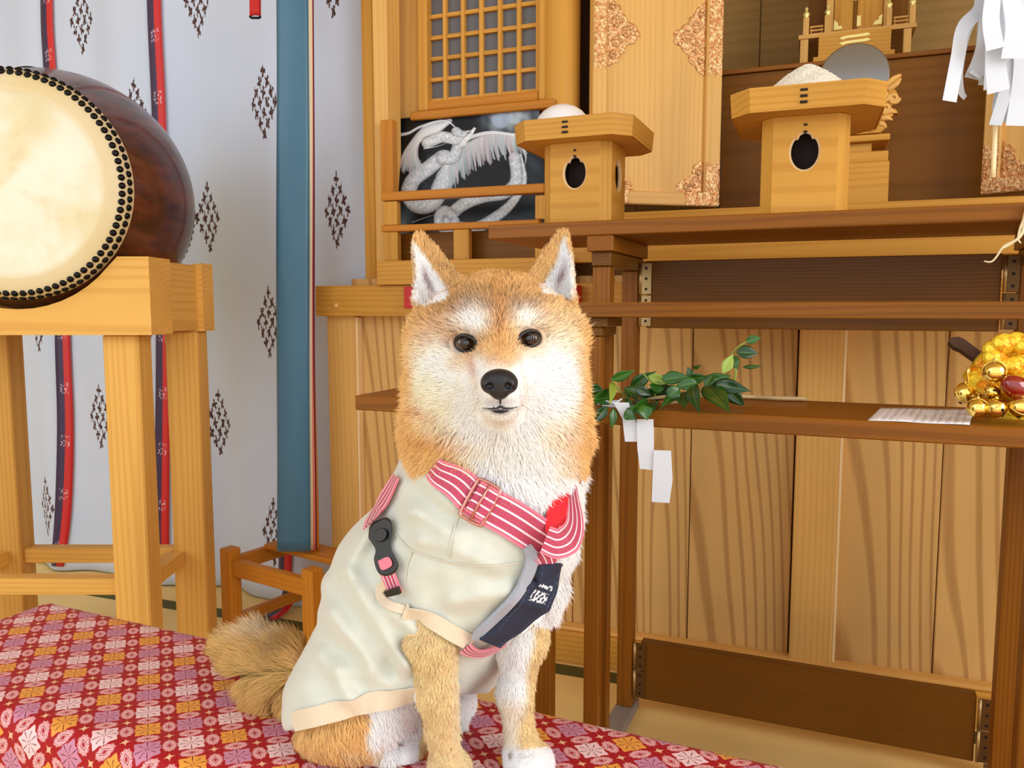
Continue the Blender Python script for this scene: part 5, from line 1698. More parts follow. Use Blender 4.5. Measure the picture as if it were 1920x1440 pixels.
def d_ear(P, e):
    a, b = at(*e[0]), at(*e[1])
    ax = b - a; L = np.linalg.norm(ax); ax = ax / L
    fwd = np.array([0.42 * e[2] * -1.0 * -1.0 * -1, -1.0, 0.10]) if False else np.array([0.30 * e[2], -1.0, 0.12])
    fwd = fwd - ax * (fwd @ ax); fwd /= np.linalg.norm(fwd)
    sd = np.cross(ax, fwd)
    q = P - a
    x, y, z = q @ sd, q @ fwd, (q @ ax) / L
    zc = np.clip(z, -0.25, 1)
    w = 0.0265 * (1 - zc) ** 0.80 + 0.0014
    w = np.where(z > 1, .0022, w)
    th = 0.0085 * (1 - 0.55 * zc)
    # a curved shell: plate bent backward at its rims' centre (open cup facing forward)
    yy = y + 0.012 * (1 - zc) * (1 - (x / np.maximum(w, 1e-3)) ** 2).clip(-1, 1)
    dx = np.abs(x) - w
    dy = np.abs(yy) - th * 0.55
    out = np.sqrt(np.maximum(dx, 0) ** 2 + np.maximum(dy, 0) ** 2) + np.minimum(np.maximum(dx, dy), 0) - 0.002
    dz = np.maximum(z - 1.0, -0.2 - z) * L
    return smax(out, dz, 0.004) * 0.8
SOCKETS = []
def sdf_bare(P):
    d = fold_prims(P, HEAD)
    for e in EARS: d = smin(d, d_ear(P, e), 0.014)
    # soft sockets around the eyes, the line of the stop and the mouth
    for c in SOCKETS:
        d = smax(d, -d_ell(P, c + np.array([0, -.004, 0]), (.0112, .016, .0084)), 0.0025)
    d = smax(d, -d_cap(P, at(905, 766, .727), at(970, 766, .727), .0020, .0020), 0.004)
    d = fold_prims(P, NECK, d)
    d = fold_prims(P, [(t[0], t[1], tuple(x - .007 for x in t[2]), t[3]) if t[0] == 'e' else (t[0], t[1], t[2], tuple(x - .007 for x in t[3]), t[4]) for t in TORSO], d)
    d = fold_prims(P, LEGS, d)
    d = fold_prims(P, TAIL, d)
    # toes: grooves in the paws
    for (c, s_) in (((845, 1446, .768), 1), ((990, 1436, .773), 1)):
        for dx in (-.0125, 0.0, .0125):
            a = at(*c) + np.array([dx, -0.006, -0.006]); b = a + np.array([0, 0.030, 0.022])
            d = smax(d, -d_cap(P, a, b, .0022, .0012), 0.004)
    for dx in (-.012, 0.0, .012):
        a = at(768, 1412, .806) + np.array([dx, 0, -.01]); b = a + np.array([-0.012, 0.02, 0.028])
        d = smax(d, -d_cap(P, a, b, .0022, .0012), 0.004)
    return smax(d, (ZG - P[..., 2]), 0.003)

def poly_sd(px, py, poly):
    """signed distance in picture pixels to a polygon (negative inside)"""
    D = np.full(px.shape, 1e9); inside = np.zeros(px.shape, bool)
    n = len(poly)
    for i in range(n):
        x0, y0 = poly[i]; x1, y1 = poly[(i + 1) % n]
        dx, dy = x1 - x0, y1 - y0
        t = np.clip(((px - x0) * dx + (py - y0) * dy) / (dx * dx + dy * dy), 0, 1)
        D = np.minimum(D, np.hypot(px - x0 - t * dx, py - y0 - t * dy))
        c = ((y0 > py) != (y1 > py)) & (px < (x1 - x0) * (py - y0) / (y1 - y0 + 1e-12) + x0)
        inside ^= c
    return np.where(inside, -D, D)
SW_A = [(765, 833), (800, 862), (840, 892), (885, 935), (950, 985), (1040, 1045), (1002, 1085), (962, 1140), (915, 1196), (885, 1212), (860, 1205), (815, 1172), (770, 1140), (700, 1140), (560, 1000), (600, 800), (740, 800)]
SW_B = [(600, 700), (770, 1000), (900, 1000), (1060, 1060), (1030, 1180), (960, 1255), (915, 1300), (850, 1303), (800, 1309), (700, 1330), (620, 1352), (552, 1368), (430, 1395), (380, 1000)]
FOLDS = [((725, 1140, .80), (775, 1185, .79), .010), ((655, 1080, .82), (760, 1250, .80), .011), ((620, 1150, .83), (700, 1250, .80), .010), ((640, 1255, .81), (790, 1295, .80), .007),
         ((760, 1245, .80), (800, 1300, .80), .008), ((775, 960, .80), (860, 1010, .76), .009), ((790, 1010, .79), (930, 1060, .755), .008), ((850, 1130, .765), (950, 1110, .76), .007),
         ((700, 985, .83), (650, 1060, .84), .011), ((600, 1230, .82), (660, 1310, .80), .009), ((800, 900, .80), (850, 950, .78), .009)]
def sdf_sweater(P):
    px, py = proj(P)
    core = fold_prims(P, NECK[1:])
    A = fold_prims(P, TORSO[:2], core) - 0.0065
    A = smin(A, prim(P, LEGS[0]) - 0.012, 0.02)
    B = fold_prims(P, TORSO) - 0.0060
    B = smin(B, prim(P, LEGS[8]) - 0.010, 0.03)
    wr = np.zeros(P.shape[:-1])
    for a, b, h in FOLDS:
        a3, b3 = np.array(a[:2]), np.array(b[:2]); d = b3 - a3
        t = np.clip(((px - a3[0]) * d[0] + (py - a3[1]) * d[1]) / (d @ d), 0, 1)
        q = np.hypot(px - a3[0] - t * d[0], py - a3[1] - t * d[1])
        wr += h * 0.75 * np.exp(-(q / 15) ** 2) - h * 0.28 * np.exp(-((q - 30) / 15) ** 2)
    wr += 0.0012 * np.sin(px / 13 + py / 21) * np.sin(py / 17 - px / 29)
    A = A - wr; B = B - wr
    pA = poly_sd(px, py, SW_A) / 1720; pB = poly_sd(px, py, SW_B) / 1720
    A = smax(A, pA, 0.003); B = smax(B, pB, 0.003)
    return smin(A, B, 0.006)

def surface_nets(fn, lo, hi, h, chunk=40):
    lo = np.array(lo); n = np.ceil((np.array(hi) - lo) / h).astype(int) + 1
    xs, ys, zs_ = [lo[i] + np.arange(n[i]) * h for i in range(3)]
    phi = np.empty(n, np.float64)
    for i0 in range(0, n[0], chunk):
        XX, YY, ZZ = np.meshgrid(xs[i0:i0 + chunk], ys, zs_, indexing='ij')
        phi[i0:i0 + chunk] = fn(np.stack([XX, YY, ZZ], -1))
    s = phi < 0
    cs = s[:-1, :-1, :-1].astype(np.int8)
    tot = np.zeros(tuple(n - 1), np.int8)
    for dx in (0, 1):
        for dy in (0, 1):
            for dz in (0, 1): tot += s[dx:n[0] - 1 + dx, dy:n[1] - 1 + dy, dz:n[2] - 1 + dz]
    act = (tot > 0) & (tot < 8)
    I = np.argwhere(act)
    vid = -np.ones(act.shape, int); vid[act] = np.arange(len(I))
    acc = np.zeros((len(I), 3)); cnt = np.zeros(len(I))
    cor = [(a, b, c) for a in (0, 1) for b in (0, 1) for c in (0, 1)]
    for a in cor:
        for ax in range(3):
            if a[ax]: continue
            b = list(a); b[ax] = 1
            pa = phi[I[:, 0] + a[0], I[:, 1] + a[1], I[:, 2] + a[2]]; pb_ = phi[I[:, 0] + b[0], I[:, 1] + b[1], I[:, 2] + b[2]]
            m = (pa < 0) != (pb_ < 0)
            t = np.where(m, pa / (pa - pb_ + 1e-20), 0)
            p = np.tile(np.array(a, float), (len(I), 1)); p[:, ax] = t
            acc[m] += p[m]; cnt[m] += 1
    V = lo + (I + acc / cnt[:, None]) * h
    F = []
    for ax in range(3):
        b, c = (ax + 1) % 3, (ax + 2) % 3
        sl0 = [slice(1, n[i] - 1) for i in range(3)]; sl0[ax] = slice(0, n[ax] - 1)
        sl1 = list(sl0); sl1[ax] = slice(1, n[ax])
        s0, s1 = s[tuple(sl0)], s[tuple(sl1)]
        E = np.argwhere(s0 != s1)
        base = E + 1; base[:, ax] = E[:, ax]
        inn = s0[tuple(E.T)]
        def cell(db, dc):
            k = base.copy(); k[:, b] += db; k[:, c] += dc
            return vid[tuple(k.T)]
        q = np.stack([cell(-1, -1), cell(0, -1), cell(0, 0), cell(-1, 0)], 1)
        q[~inn] = q[~inn][:, ::-1]
        F.append(q)
    return V, np.concatenate(F)
def grad(fn, P, e=6e-4):
    g = np.stack([fn(P + np.eye(3)[i] * e) - fn(P - np.eye(3)[i] * e) for i in range(3)], -1)
    return g / (np.linalg.norm(g, axis=-1, keepdims=True) + 1e-12)
def sdf_both(P): return np.minimum(sdf_bare(P), sdf_sweater(P))
def hit(px, py, fn=sdf_both, y0=0.60, y1=1.08):
    """first surface point along the lines of sight through px, py"""
    px = np.atleast_1d(np.asarray(px, float)); py = np.atleast_1d(np.asarray(py, float))
    R = np.stack([ray(a, b) for a, b in zip(px, py)]); R /= np.linalg.norm(R, axis=1)[:, None]
    t = np.full(len(px), y0) / R[:, 1]
    for _ in range(90):
        P = EYE + R * t[:, None]
        d = fn(P); t = t + np.clip(d, -0.003, 0.012) * 0.8
        t = np.minimum(t, y1 / R[:, 1])
    return EYE + R * t[:, None]

# ---- coat colours, by place on the animal
def srgb(c): 
    c = np.array(c, float) / 255
    return np.where(c <= .04045, c / 12.92, ((c + .055) / 1.055) ** 2.4)
TAN, TAN_D, TAN_L, WHT, CRM, BRN, BLK = [srgb(c) for c in ((236, 180, 110), (198, 134, 64), (248, 214, 164), (255, 254, 254), (250, 238, 216), (140, 106, 70), (24, 20, 20))]
def blob(px, py, x, y, rx, ry, p=2.0): return np.exp(-(((px - x) / rx) ** 2 + ((py - y) / ry) ** 2) ** (p / 2))
def coat(P, N):
    px, py = proj(P)
    n = len(px)
    c = np.tile(TAN, (n, 1))
    def mixc(m, col):
        nonlocal c
        m = np.clip(m, 0, 1)[:, None]; c = c * (1 - m) + np.asarray(col) * m
    front = np.clip(-N[:, 1] * 1.6 + 0.35, 0, 1)
    head = py < 860
    r = np.random.default_rng(3)
    jit = 9 * np.sin(px / 23.0) * np.sin(py / 17.0)
    x, y = px + jit * .4, py + jit * .4
    # darker sable tips on the crown, paler temples
    mixc(0.72 * blob(x, y, 876, 572, 66, 34) * head, BRN)
    mixc(0.66 * blob(x, y, 985, 574, 52, 28) * head, BRN)
    mixc(0.45 * blob(x, y, 835, 610, 30, 40) * head, TAN_D)
    mixc(0.50 * blob(x, y, 932, 570, 14, 60) * head, TAN_D)
    mixc(0.55 * blob(x, y, 1040, 610, 40, 50) * head, TAN_L)
    # white brows, cheeks, muzzle, bib
    mixc(0.85 * blob(x, y, 890, 606, 30, 26, 2) * front, WHT)
    mixc(0.75 * blob(x, y, 981, 604, 25, 24, 2) * front, WHT)
    face = np.maximum.reduce([blob(x, y, 832, 705, 48, 66, 3), blob(x, y, 1032, 722, 52, 86, 3), blob(x, y, 936, 760, 112, 82, 4), blob(x, y, 895, 712, 40, 40, 3), blob(x, y, 985, 700, 40, 44, 3)])
    face = np.maximum(face, 0.92 * blob(x, y, 960, 868, 96, 96, 4))
    face = face * (py < 2000)
    mixc(1.05 * face * front, WHT)
    mixc(0.75 * blob(x, y, 815, 735, 44, 60) * front, srgb((248, 226, 190)))
    mixc(0.35 * blob(x, y, 900, 735, 16, 40) * front, srgb((206, 200, 186)))  # grey side of the muzzle: shading painted into the coat
    mixc(0.30 * blob(x, y, 938, 790, 40, 12) * front, srgb((214, 218, 226)))  # cool grey below the chin: shade painted into the coat
    mixc(0.55 * blob(x, y, 935, 655, 26, 34, 3) * front, TAN)
    mixc(0.60 * blob(x, y, 955, 668, 20, 16) * front, TAN)
    mixc(0.65 * blob(x, y, 936, 610, 9, 45) * front, TAN_D)
    mixc(0.55 * blob(x, y, 888, 690, 10, 30) * front, TAN_D)     # tear line
    mixc(0.40 * blob(x, y, 860, 680, 22, 14) * front, TAN)
    # sides of the ruff stay tan, darker bands low on the left
    mixc(0.95 * np.clip((798 - x) / 22, 0, 1) * (y > 600) * (y < 900) * (x < 820), TAN)
    mixc(0.95 * np.clip((x - 1066) / 18, 0, 1) * (y > 560) * (y < 900), TAN)
    lowl = np.clip((y - (770 + (x - 770) * 0.62)) / 22, 0, 1) * (x < 905) * (y > 740) * (y < 925)
    mixc(0.95 * lowl, TAN)
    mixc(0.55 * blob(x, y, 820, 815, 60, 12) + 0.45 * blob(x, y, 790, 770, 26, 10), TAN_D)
    # chest white, right side
    chest = (y > 880) & (y < 1215) & (x > 880)
    mixc(chest * 1.0, WHT)
    # forelegs: cream-tan outside, white inside
    legl = (y > 1100) & (x > 745) & (x < 885) & (P[:, 1] < 0.86)
    mixc(legl * 1.0, srgb((240, 204, 148))); mixc(legl * blob(x, y, 868, 1300, 16, 90) * .6, CRM)
    legr = (y > 1170) & (x > 925) & (P[:, 1] < 0.88)
    mixc(legr * 1.0, WHT); mixc(legr * np.clip((x - (992 - (y - 1170) * 0.12)) / 14, 0, 1) * (y < 1400), srgb((236, 200, 140)))
    mixc(legr * 0.55 * np.clip((y - 1280) / 40, 0, 1) * np.clip((1410 - y) / 20, 0, 1), srgb((236, 200, 140)))
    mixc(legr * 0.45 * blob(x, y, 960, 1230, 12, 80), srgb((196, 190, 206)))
    mixc(legr * 0.8 * blob(x, y, 957, 1412, 4, 9), BRN)
    # haunch, inner thigh, hind foot
    hind = (y > 1290) & (x < 785)
    mixc(hind * np.clip((x - 683) / 12, 0, 1), WHT)
    mixc(hind * 0.6 * np.clip((y - 1385) / 10, 0, 1) * (x < 715) * (x > 640), srgb((232, 196, 140)))
    mixc(((x > 845) & (y > 1290) & (x < 925) & (P[:, 1] > 0.86)) * 0.95, WHT)
    mixc(hind * 0.6 * blob(x, y, 762, 1345, 22, 26), srgb((240, 205, 205)))
    # tail: golden brown with dark heart
    tail = (x < 565) & (y < 1350) & (y > 1150)
    mixc(tail * 1.0, srgb((204, 158, 84))); mixc(tail * 0.6 * blob(x, y, 535, 1232, 22, 20), BRN); mixc(tail * .5 * blob(x, y, 500, 1200, 40, 14), CRM)
    mixc(tail * .4 * blob(x, y, 520, 1300, 40, 20), TAN_D)
    # ears: white cup, greyish pink middle, tan rim
    for (cx_, cy_, tx, ty, sgn) in ((815, 548, 786, 462, 1), (1040, 540, 1055, 455, -1)):
        ax = np.array([tx - cx_, ty - cy_], float); L = np.hypot(*ax); ax /= L
        s_ = ((x - cx_) * ax[0] + (y - cy_) * ax[1]) / L
        o_ = np.abs((x - cx_) * -ax[1] + (y - cy_) * ax[0] + 5 * 1.0 * (-sgn if False else sgn) * -1 * -1 * 0)
        o_ = np.abs((x - cx_) * -ax[1] + (y - cy_) * ax[0] + 8 * sgn)
        wdt = 29 * (1 - np.clip(s_, 0, 1)) ** .85 + 5
        m = np.clip((wdt - o_) / 9, 0, 1) * (s_ > -0.25) * (s_ < 1.05) * front * (py < 585)
        mixc(m * .95, WHT)
        mixc(m * .75 * np.exp(-((o_ - 0) / 9) ** 2) * np.clip(1.2 - np.abs(s_ - .22) * 2.4, 0, 1), srgb((138, 100, 106)))
    earback = (py < 500) * (1 - front)
    # dark eye rims, lips
    mixc(1.0 * blob(px, py, 874, 644, 27, 20, 5) * front, srgb((66, 50, 44)))
    mixc(1.0 * blob(px, py, 993, 635, 25, 19, 5) * front, srgb((66, 50, 44)))
    mixc(0.6 * blob(px, py, 938, 752, 32, 8, 3) * front, srgb((150, 150, 165)))
    mixc(0.7 * blob(px, py, 938, 765, 36, 3.2, 3) * front * (P[:, 1] < .79), srgb((60, 60, 70)))
    mixc(0.75 * blob(px, py, 938, 770, 17, 6, 3) * front * (P[:, 1] < .79), srgb((50, 52, 62)))
    return c

EYES = [(874, 644), (992.5, 635)]
EYE_S = [hit([a], [b_], sdf_bare)[0] for a, b_ in EYES]
LID = []
for (ex, ey) in EYES:
    a = np.linspace(0, 2 * math.pi, 36, endpoint=False); sgn = 1 if ex < 930 else -1
    LID.append(hit(ex + 20.5 * np.cos(a), ey + 14.5 * np.sin(a) * (1 - .12 * np.cos(a) * sgn) + 2.5 * np.cos(a) * sgn, sdf_bare))
SOCKETS += [s_ + np.array([0, .0072, 0]) for s_ in EYE_S]
h = 0.0034
lo = np.array([-0.42, 0.66, 0.452]); hi = np.array([0.115, 1.06, 1.04])
Vd, Fd = surface_nets(sdf_bare, lo, hi, h)
for _ in range(2):      # settle the vertices on the exact surface
    gd = grad(sdf_bare, Vd); Vd = Vd - gd * np.clip(sdf_bare(Vd), -h, h)[:, None] * .9
Nd = grad(sdf_bare, Vd)
dog = thing('shiba_dog', 'sitting tan and white dog in a cream sweater and pink striped harness, facing the camera', 'dog', (at(790, 1400, .86)[0], 0.87, ZG))
Mdog = np.array(dog.matrix_world.inverted())
def to_dog(P): return P @ Mdog[:3, :3].T + Mdog[:3, 3]
M_COAT = vcol_mat('dog_coat', 0.8, 0.2)
M_FUR = vcol_mat('dog_fur', 0.62, 0.25, 0.0)
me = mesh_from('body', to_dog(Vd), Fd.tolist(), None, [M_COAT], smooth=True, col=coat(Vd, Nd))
o = bpy.data.objects.new('body', me); COL.objects.link(o); o.parent = dog

# sweater
M_KNIT, b = new_mat('cream_knit', None, 0.9, spec=0.15, sheen=0.5)
v = xattr('gr')
n1 = xnoise(v, 420, 2, .6); n2 = xnoise(v, 30, 2, .5)
link(xmix(n2 * 0.6 + n1 * 0.4, (222, 225, 214), (202, 203, 190)), b.inputs['Base Color'])
bump(b, n1 + xnoise(v, 1200, 1, .5) * .7, 0.35, 0.0009)
Vs, Fs = surface_nets(sdf_sweater, np.array([-0.30, 0.70, 0.455]), np.array([0.12, 1.03, 0.95]), 0.0034)
me = mesh_from('sweater', to_dog(Vs), Fs.tolist(), to_dog(Vs), [M_KNIT], smooth=True)
sweater = bpy.data.objects.new('sweater', me); COL.objects.link(sweater); sweater.parent = dog
WM[sweater.name] = dog.matrix_world.copy()
tag(sweater, 'cream knitted sweater with tan cuffs')

# ---- fur: short tapering strands rooted in the skin, combed away from the nose and down the body
def make_fur():
    tri = np.concatenate([Fd[:, [0, 1, 2]], Fd[:, [0, 2, 3]]])
    A, B, C = Vd[tri[:, 0]], Vd[tri[:, 1]], Vd[tri[:, 2]]
    ar = np.linalg.norm(np.cross(B - A, C - A), axis=1) / 2
    cen = (A + B + C) / 3
    px, py = proj(cen)
    Nc = Nd[tri[:, 0]]
    vis = np.clip(-(Nc @ np.array([0, 1, 0])) + 0.75, 0.12, 1)
    dens = np.where(py < 900, 1.25, 1.0) * vis
    sw = sdf_sweater(cen)
    dens = dens * (sw > 0.0005)
    dens = dens * (cen[:, 2] > ZG + 0.002)
    p = ar * dens; p /= p.sum()
    n = 235000
    idx = RNG.choice(len(tri), n, p=p)
    u, w = RNG.random(n), RNG.random(n)
    m = u + w > 1; u[m], w[m] = 1 - u[m], 1 - w[m]
    R = A[idx] + (B - A)[idx] * u[:, None] + (C - A)[idx] * w[:, None]
    N = Nd[tri[idx, 0]]
    N = N / np.linalg.norm(N, axis=1)[:, None]
    px, py = proj(R)
    # no fur on the eyes, nose tip, lips
    keep = np.ones(n, bool)
    keep &= ~((((px - 873) / 28) ** 2 + ((py - 644) / 22) ** 2 < 1) & (R[:, 1] < .83))
    keep &= ~((((px - 993) / 28) ** 2 + ((py - 635) / 22) ** 2 < 1) & (R[:, 1] < .83))
    keep &= ~((((px - 936) / 35) ** 2 + ((py - 720) / 32) ** 2 < 1) & (R[:, 1] < .80))
    R, N, px, py = R[keep], N[keep], px[keep], py[keep]; n = len(R)
    # length by region
    L = np.full(n, 0.0125)
    headm = py < 900
    dn = np.hypot((px - 936) / 1.0, (py - 715) / 1.0)
    L = np.where(headm, np.interp(dn, [25, 60, 110, 170, 240], [.0030, .0055, .0105, .0175, .0175]), L)
    L = np.where((py < 600) & headm, np.minimum(L, .0085), L)
    L = np.where((py < 560) & (np.abs(px - 932) > 60) & headm, .0058, L)
    L = np.where((py > 800) & (py < 930), .019, L)
    L = np.where((np.hypot(px - 938, (py - 770) * 1.2) < 46) & (R[:, 1] < .80), .0035, L)
    L = np.where((py >= 930) & (px > 950) & (py < 1180), .017, L)
    L = np.where((py > 1150) & (px > 740) & (px < 1060), .0085, L)
    L = np.where((py > 1380) & (px > 740), .0048, L)
    L = np.where((py > 1290) & (px < 700), .016, L)
    L = np.where((px < 570) & (py > 1150) & (py < 1370) & (R[:, 1] > .92), .030, L)
    L = L * RNG.uniform(.65, 1.25, n)
    # comb direction
    down = np.array([0, 0, -1.0])
    nose = at(936, 706, .735)
    away = R - nose; away /= np.linalg.norm(away, axis=1)[:, None]
    comb = np.tile(down, (n, 1)).astype(float)
    comb = np.where(headm[:, None], away * 1.0 + np.array([0, .25, 0]), comb)
    ruff = (py > 790) & (py < 930)
    lat = np.sign(R[:, 0] - at(932, 800, .86)[0])[:, None] * np.array([1.0, 0, 0])
    comb = np.where(ruff[:, None], away * .7 + down * .6 + lat * .15, comb)
    earm = (py < 545) & (np.abs(px - 932) > 62)
    comb = np.where(earm[:, None], np.array([0, 0, 1.0]) + lat * .15, comb)
    tailm = (px < 575) & (py > 1150) & (py < 1370) & (R[:, 1] > .92)
    comb = np.where(tailm[:, None], np.array([-0.8, 0.0, 0.35]), comb)
    tlow = tailm & (py > 1265)
    comb = np.where(tlow[:, None], np.array([-.35, -.1, -.55]), comb)
    hindm = (px < 790) & (py > 1290) & ~tailm
    comb = np.where(hindm[:, None], np.array([.25, 0, -.8]), comb)
    comb = comb - N * (comb * N).sum(1)[:, None]
    comb /= np.linalg.norm(comb, axis=1)[:, None] + 1e-6
    cl = np.stack([np.sin(R[:, 0] * 190 + R[:, 2] * 130), np.sin(R[:, 1] * 170 + R[:, 2] * 160 + 1), np.sin(R[:, 0] * 150 - R[:, 2] * 170 + 2)], 1) * .16
    jit = RNG.normal(size=(n, 3)) * .20 + cl
    lift = np.where(headm, .42, .38); lift = np.where(ruff, .55, lift); lift = np.where(tailm, .8, lift); lift = np.where(py > 1150, np.where(tailm, .8, .28), lift)
    d0 = comb + N * (lift + .25)[:, None] + jit; d0 /= np.linalg.norm(d0, axis=1)[:, None]
    d1 = comb + N * (lift * .55)[:, None] + jit; d1 /= np.linalg.norm(d1, axis=1)[:, None]
    P0 = R - N * .0006
    P1 = P0 + d0 * (L * .5)[:, None]
    P2 = P1 + d1 * (L * .5)[:, None]
    lowz = P2[:, 2] < ZG + .0015
    P2[lowz, 2] = ZG + .0015; P1[:, 2] = np.maximum(P1[:, 2], ZG + .002)
    view = R - EYE; view /= np.linalg.norm(view, axis=1)[:, None]
    sd = -np.cross(d1, view + RNG.normal(size=(n, 3)) * .25); sd /= np.linalg.norm(sd, axis=1)[:, None] + 1e-9
    wdt = np.interp(L, [.004, .02], [.00036, .00062])[:, None] * RNG.uniform(.8, 1.25, (n, 1))
    V = np.stack([P0 - sd * wdt, P0 + sd * wdt, P1 + sd * wdt * .75, P1 - sd * wdt * .75, P2], 1).reshape(-1, 3)
    base = (np.arange(n) * 5)[:, None]
    quads = base + np.array([0, 1, 2, 3]); tris = base + np.array([3, 2, 4])
    me = bpy.data.meshes.new('fur')
    me.vertices.add(n * 5); me.vertices.foreach_set('co', to_dog(V).astype(np.float32).ravel())
    loops = np.concatenate([quads.ravel(), tris.ravel()])
    me.loops.add(len(loops)); me.loops.foreach_set('vertex_index', loops.astype(np.int32))
    me.polygons.add(2 * n)
    ls = np.concatenate([np.arange(n) * 4, 4 * n + np.arange(n) * 3])
    me.polygons.foreach_set('loop_start', ls.astype(np.int32))
    me.polygons.foreach_set('use_smooth', np.ones(2 * n, bool))
    me.update(calc_edges=True); me.validate()
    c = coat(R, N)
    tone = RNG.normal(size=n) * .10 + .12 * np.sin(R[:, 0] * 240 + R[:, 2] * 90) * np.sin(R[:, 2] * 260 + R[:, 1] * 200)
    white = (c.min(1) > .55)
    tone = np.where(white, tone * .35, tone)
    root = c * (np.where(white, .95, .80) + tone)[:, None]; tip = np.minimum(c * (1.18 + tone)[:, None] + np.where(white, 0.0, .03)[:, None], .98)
    # scattered darker guard hairs on the crown
    g_ = (RNG.random(n) < .16) & headm & (py < 640) & ~white
    tip[g_] = tip[g_] * .38
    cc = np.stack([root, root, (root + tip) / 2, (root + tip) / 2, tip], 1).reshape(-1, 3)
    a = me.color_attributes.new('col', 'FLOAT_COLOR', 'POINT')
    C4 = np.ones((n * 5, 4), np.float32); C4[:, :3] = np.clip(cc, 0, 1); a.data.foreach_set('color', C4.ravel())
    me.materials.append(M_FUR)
    nn = N * .85 + d1 * .15 + (-view) * .25 ; nn /= np.linalg.norm(nn, axis=1)[:, None]
    me.normals_split_custom_set_from_vertices(np.repeat(nn, 5, axis=0).astype(np.float32))
    o = bpy.data.objects.new('fur', me); COL.objects.link(o); o.parent = dog
    tag(o, kind='stuff')
make_fur()

# ---- eyes
M_EYE, _ = new_mat('eye_dark', (36, 22, 18), 0.04, spec=0.8, coat=1.0)
M_PUP, _ = new_mat('eye_black', (6, 5, 5), 0.05, coat=1.0)
M_LID, _ = new_mat('eye_lid', (22, 16, 15), 0.35)
M_IRIS, _ = new_mat('iris_brown', (46, 27, 20), 0.15)
for (ex, ey), c, Pl in zip(EYES, list(SOCKETS), LID):
    g = G(); ellipsoid(g, c, (0.0110, 0.0094, 0.0083), 28, 18)
    eo = put('eye', g, M_EYE, dog, smooth=True)
    vd_ = (EYE - c) / np.linalg.norm(EYE - c)
    vd_ = vd_ + np.array([0, 0, 0.02]); vd_ /= np.linalg.norm(vd_)
    g = G(); lathe(g, [(0.0062, 0.0079), (0.0050, .0086), (0.003, .0094), (0.0001, .0098)], c, vd_, 24); put('iris', g, M_IRIS, eo, smooth=True)
    g = G(); lathe(g, [(0.0036, 0.0093), (0.0022, .0097), (0.0001, .0101)], c, vd_, 20); put('pupil', g, M_PUP, eo, smooth=True)
    # lids: an almond rim on the skin
    a = np.linspace(0, 2 * math.pi, 36, endpoint=False)
    sgn = 1 if ex < 930 else -1
    ax_, ay_ = 26, 19.5
    X_ = ex + ax_ * np.cos(a); Y_ = ey + ay_ * np.sin(a) * (1 - .12 * np.cos(a) * sgn) + 2.5 * np.cos(a) * sgn
    off = 0.0038 * np.ones(36)
    g = G(); tube(g, Pl, 0.0016, 8, closed=True); put('eyelid', g, M_LID, dog, smooth=True)

# ---- nose leather
M_NOSE, b = new_mat('nose_leather', (26, 26, 30), 0.42)
v = xattr('gr'); bump(b, xnoise(v, 1500, 1, .5), 0.3, 0.0006)
nc = at(936, 719, 0.716)
def sdf_nose(P):
    P = nc + (P - nc) / 0.98
    d = d_ell(P, nc + np.array([0, 0.004, 0.0015]), (0.0168, 0.0125, 0.0118))
    d = smin(d, d_ell(P, nc + np.array([0.0002, 0.003, -0.007]), (0.0090, 0.010, 0.0085)), 0.005)
    for s_ in (-1, 1):
        d = smin(d, d_ell(P, nc + np.array([s_ * 0.0098, 0.001, -0.001]), (0.0070, 0.0090, 0.0078)), 0.003)
    for s_ in (-1, 1):
        d = smax(d, -d_ell(P, nc + np.array([s_ * 0.0082, -0.0085, -0.0020]), (0.0034, 0.0050, 0.0036)), 0.0016)
        d = smax(d, -d_cap(P, nc + np.array([s_ * 0.0105, -0.0075, -0.0028]), nc + np.array([s_ * 0.0160, -0.001, -0.0040]), .0013, .0010), 0.0015)
    d = smax(d, -d_cap(P, nc + np.array([0, -0.0092, -0.002]), nc + np.array([0, -0.0075, -0.016]), .0007, .0009), 0.0014)
    return d
Vn, Fn = surface_nets(sdf_nose, nc - .024, nc + .024, 0.00065)
me = mesh_from('nose', to_dog(Vn), Fn.tolist(), to_dog(Vn), [M_NOSE], smooth=True)
o = bpy.data.objects.new('nose', me); COL.objects.link(o); o.parent = dog

# lips and the groove under the nose
for pts, r_ in (([(902, 764), (918, 766), (930, 765), (938, 762), (947, 765), (960, 765), (982, 760)], .0010), ([(937, 742), (938, 750), (938, 759)], .0010), ([(922, 770), (938, 772), (954, 770)], .0014)):
    Q2 = smooth_path([(a, b_, 0) for a, b_ in pts], 26)
    Pm = hit(Q2[:, 0], Q2[:, 1], sdf_bare); Pm[:, 1] -= .0012
    g = G(); tube(g, Pm, r_ * np.sin(np.linspace(.25, math.pi - .25, 26)), 6); put('lip', g, M_LID, dog, smooth=True)
# whiskers
for k, (a, b_, c_) in enumerate((((905, 742), (868, 748), (835, 765)), ((903, 748), (872, 762), (848, 790)), ((972, 742), (1010, 740), (1046, 748)), ((974, 748), (1008, 760), (1036, 785)), ((1084, 600), (1104, 612), (1118, 604)))):
    P = [hit([a[0]], [a[1]])[0], at(b_[0], b_[1], .745 if k < 4 else .84), at(c_[0], c_[1], .76 if k < 4 else .85)]
    g = G(); tube(g, smooth_path(P, 10), np.linspace(.0003, .0001, 10), 4); put('whisker', g, M_PAPER, dog)
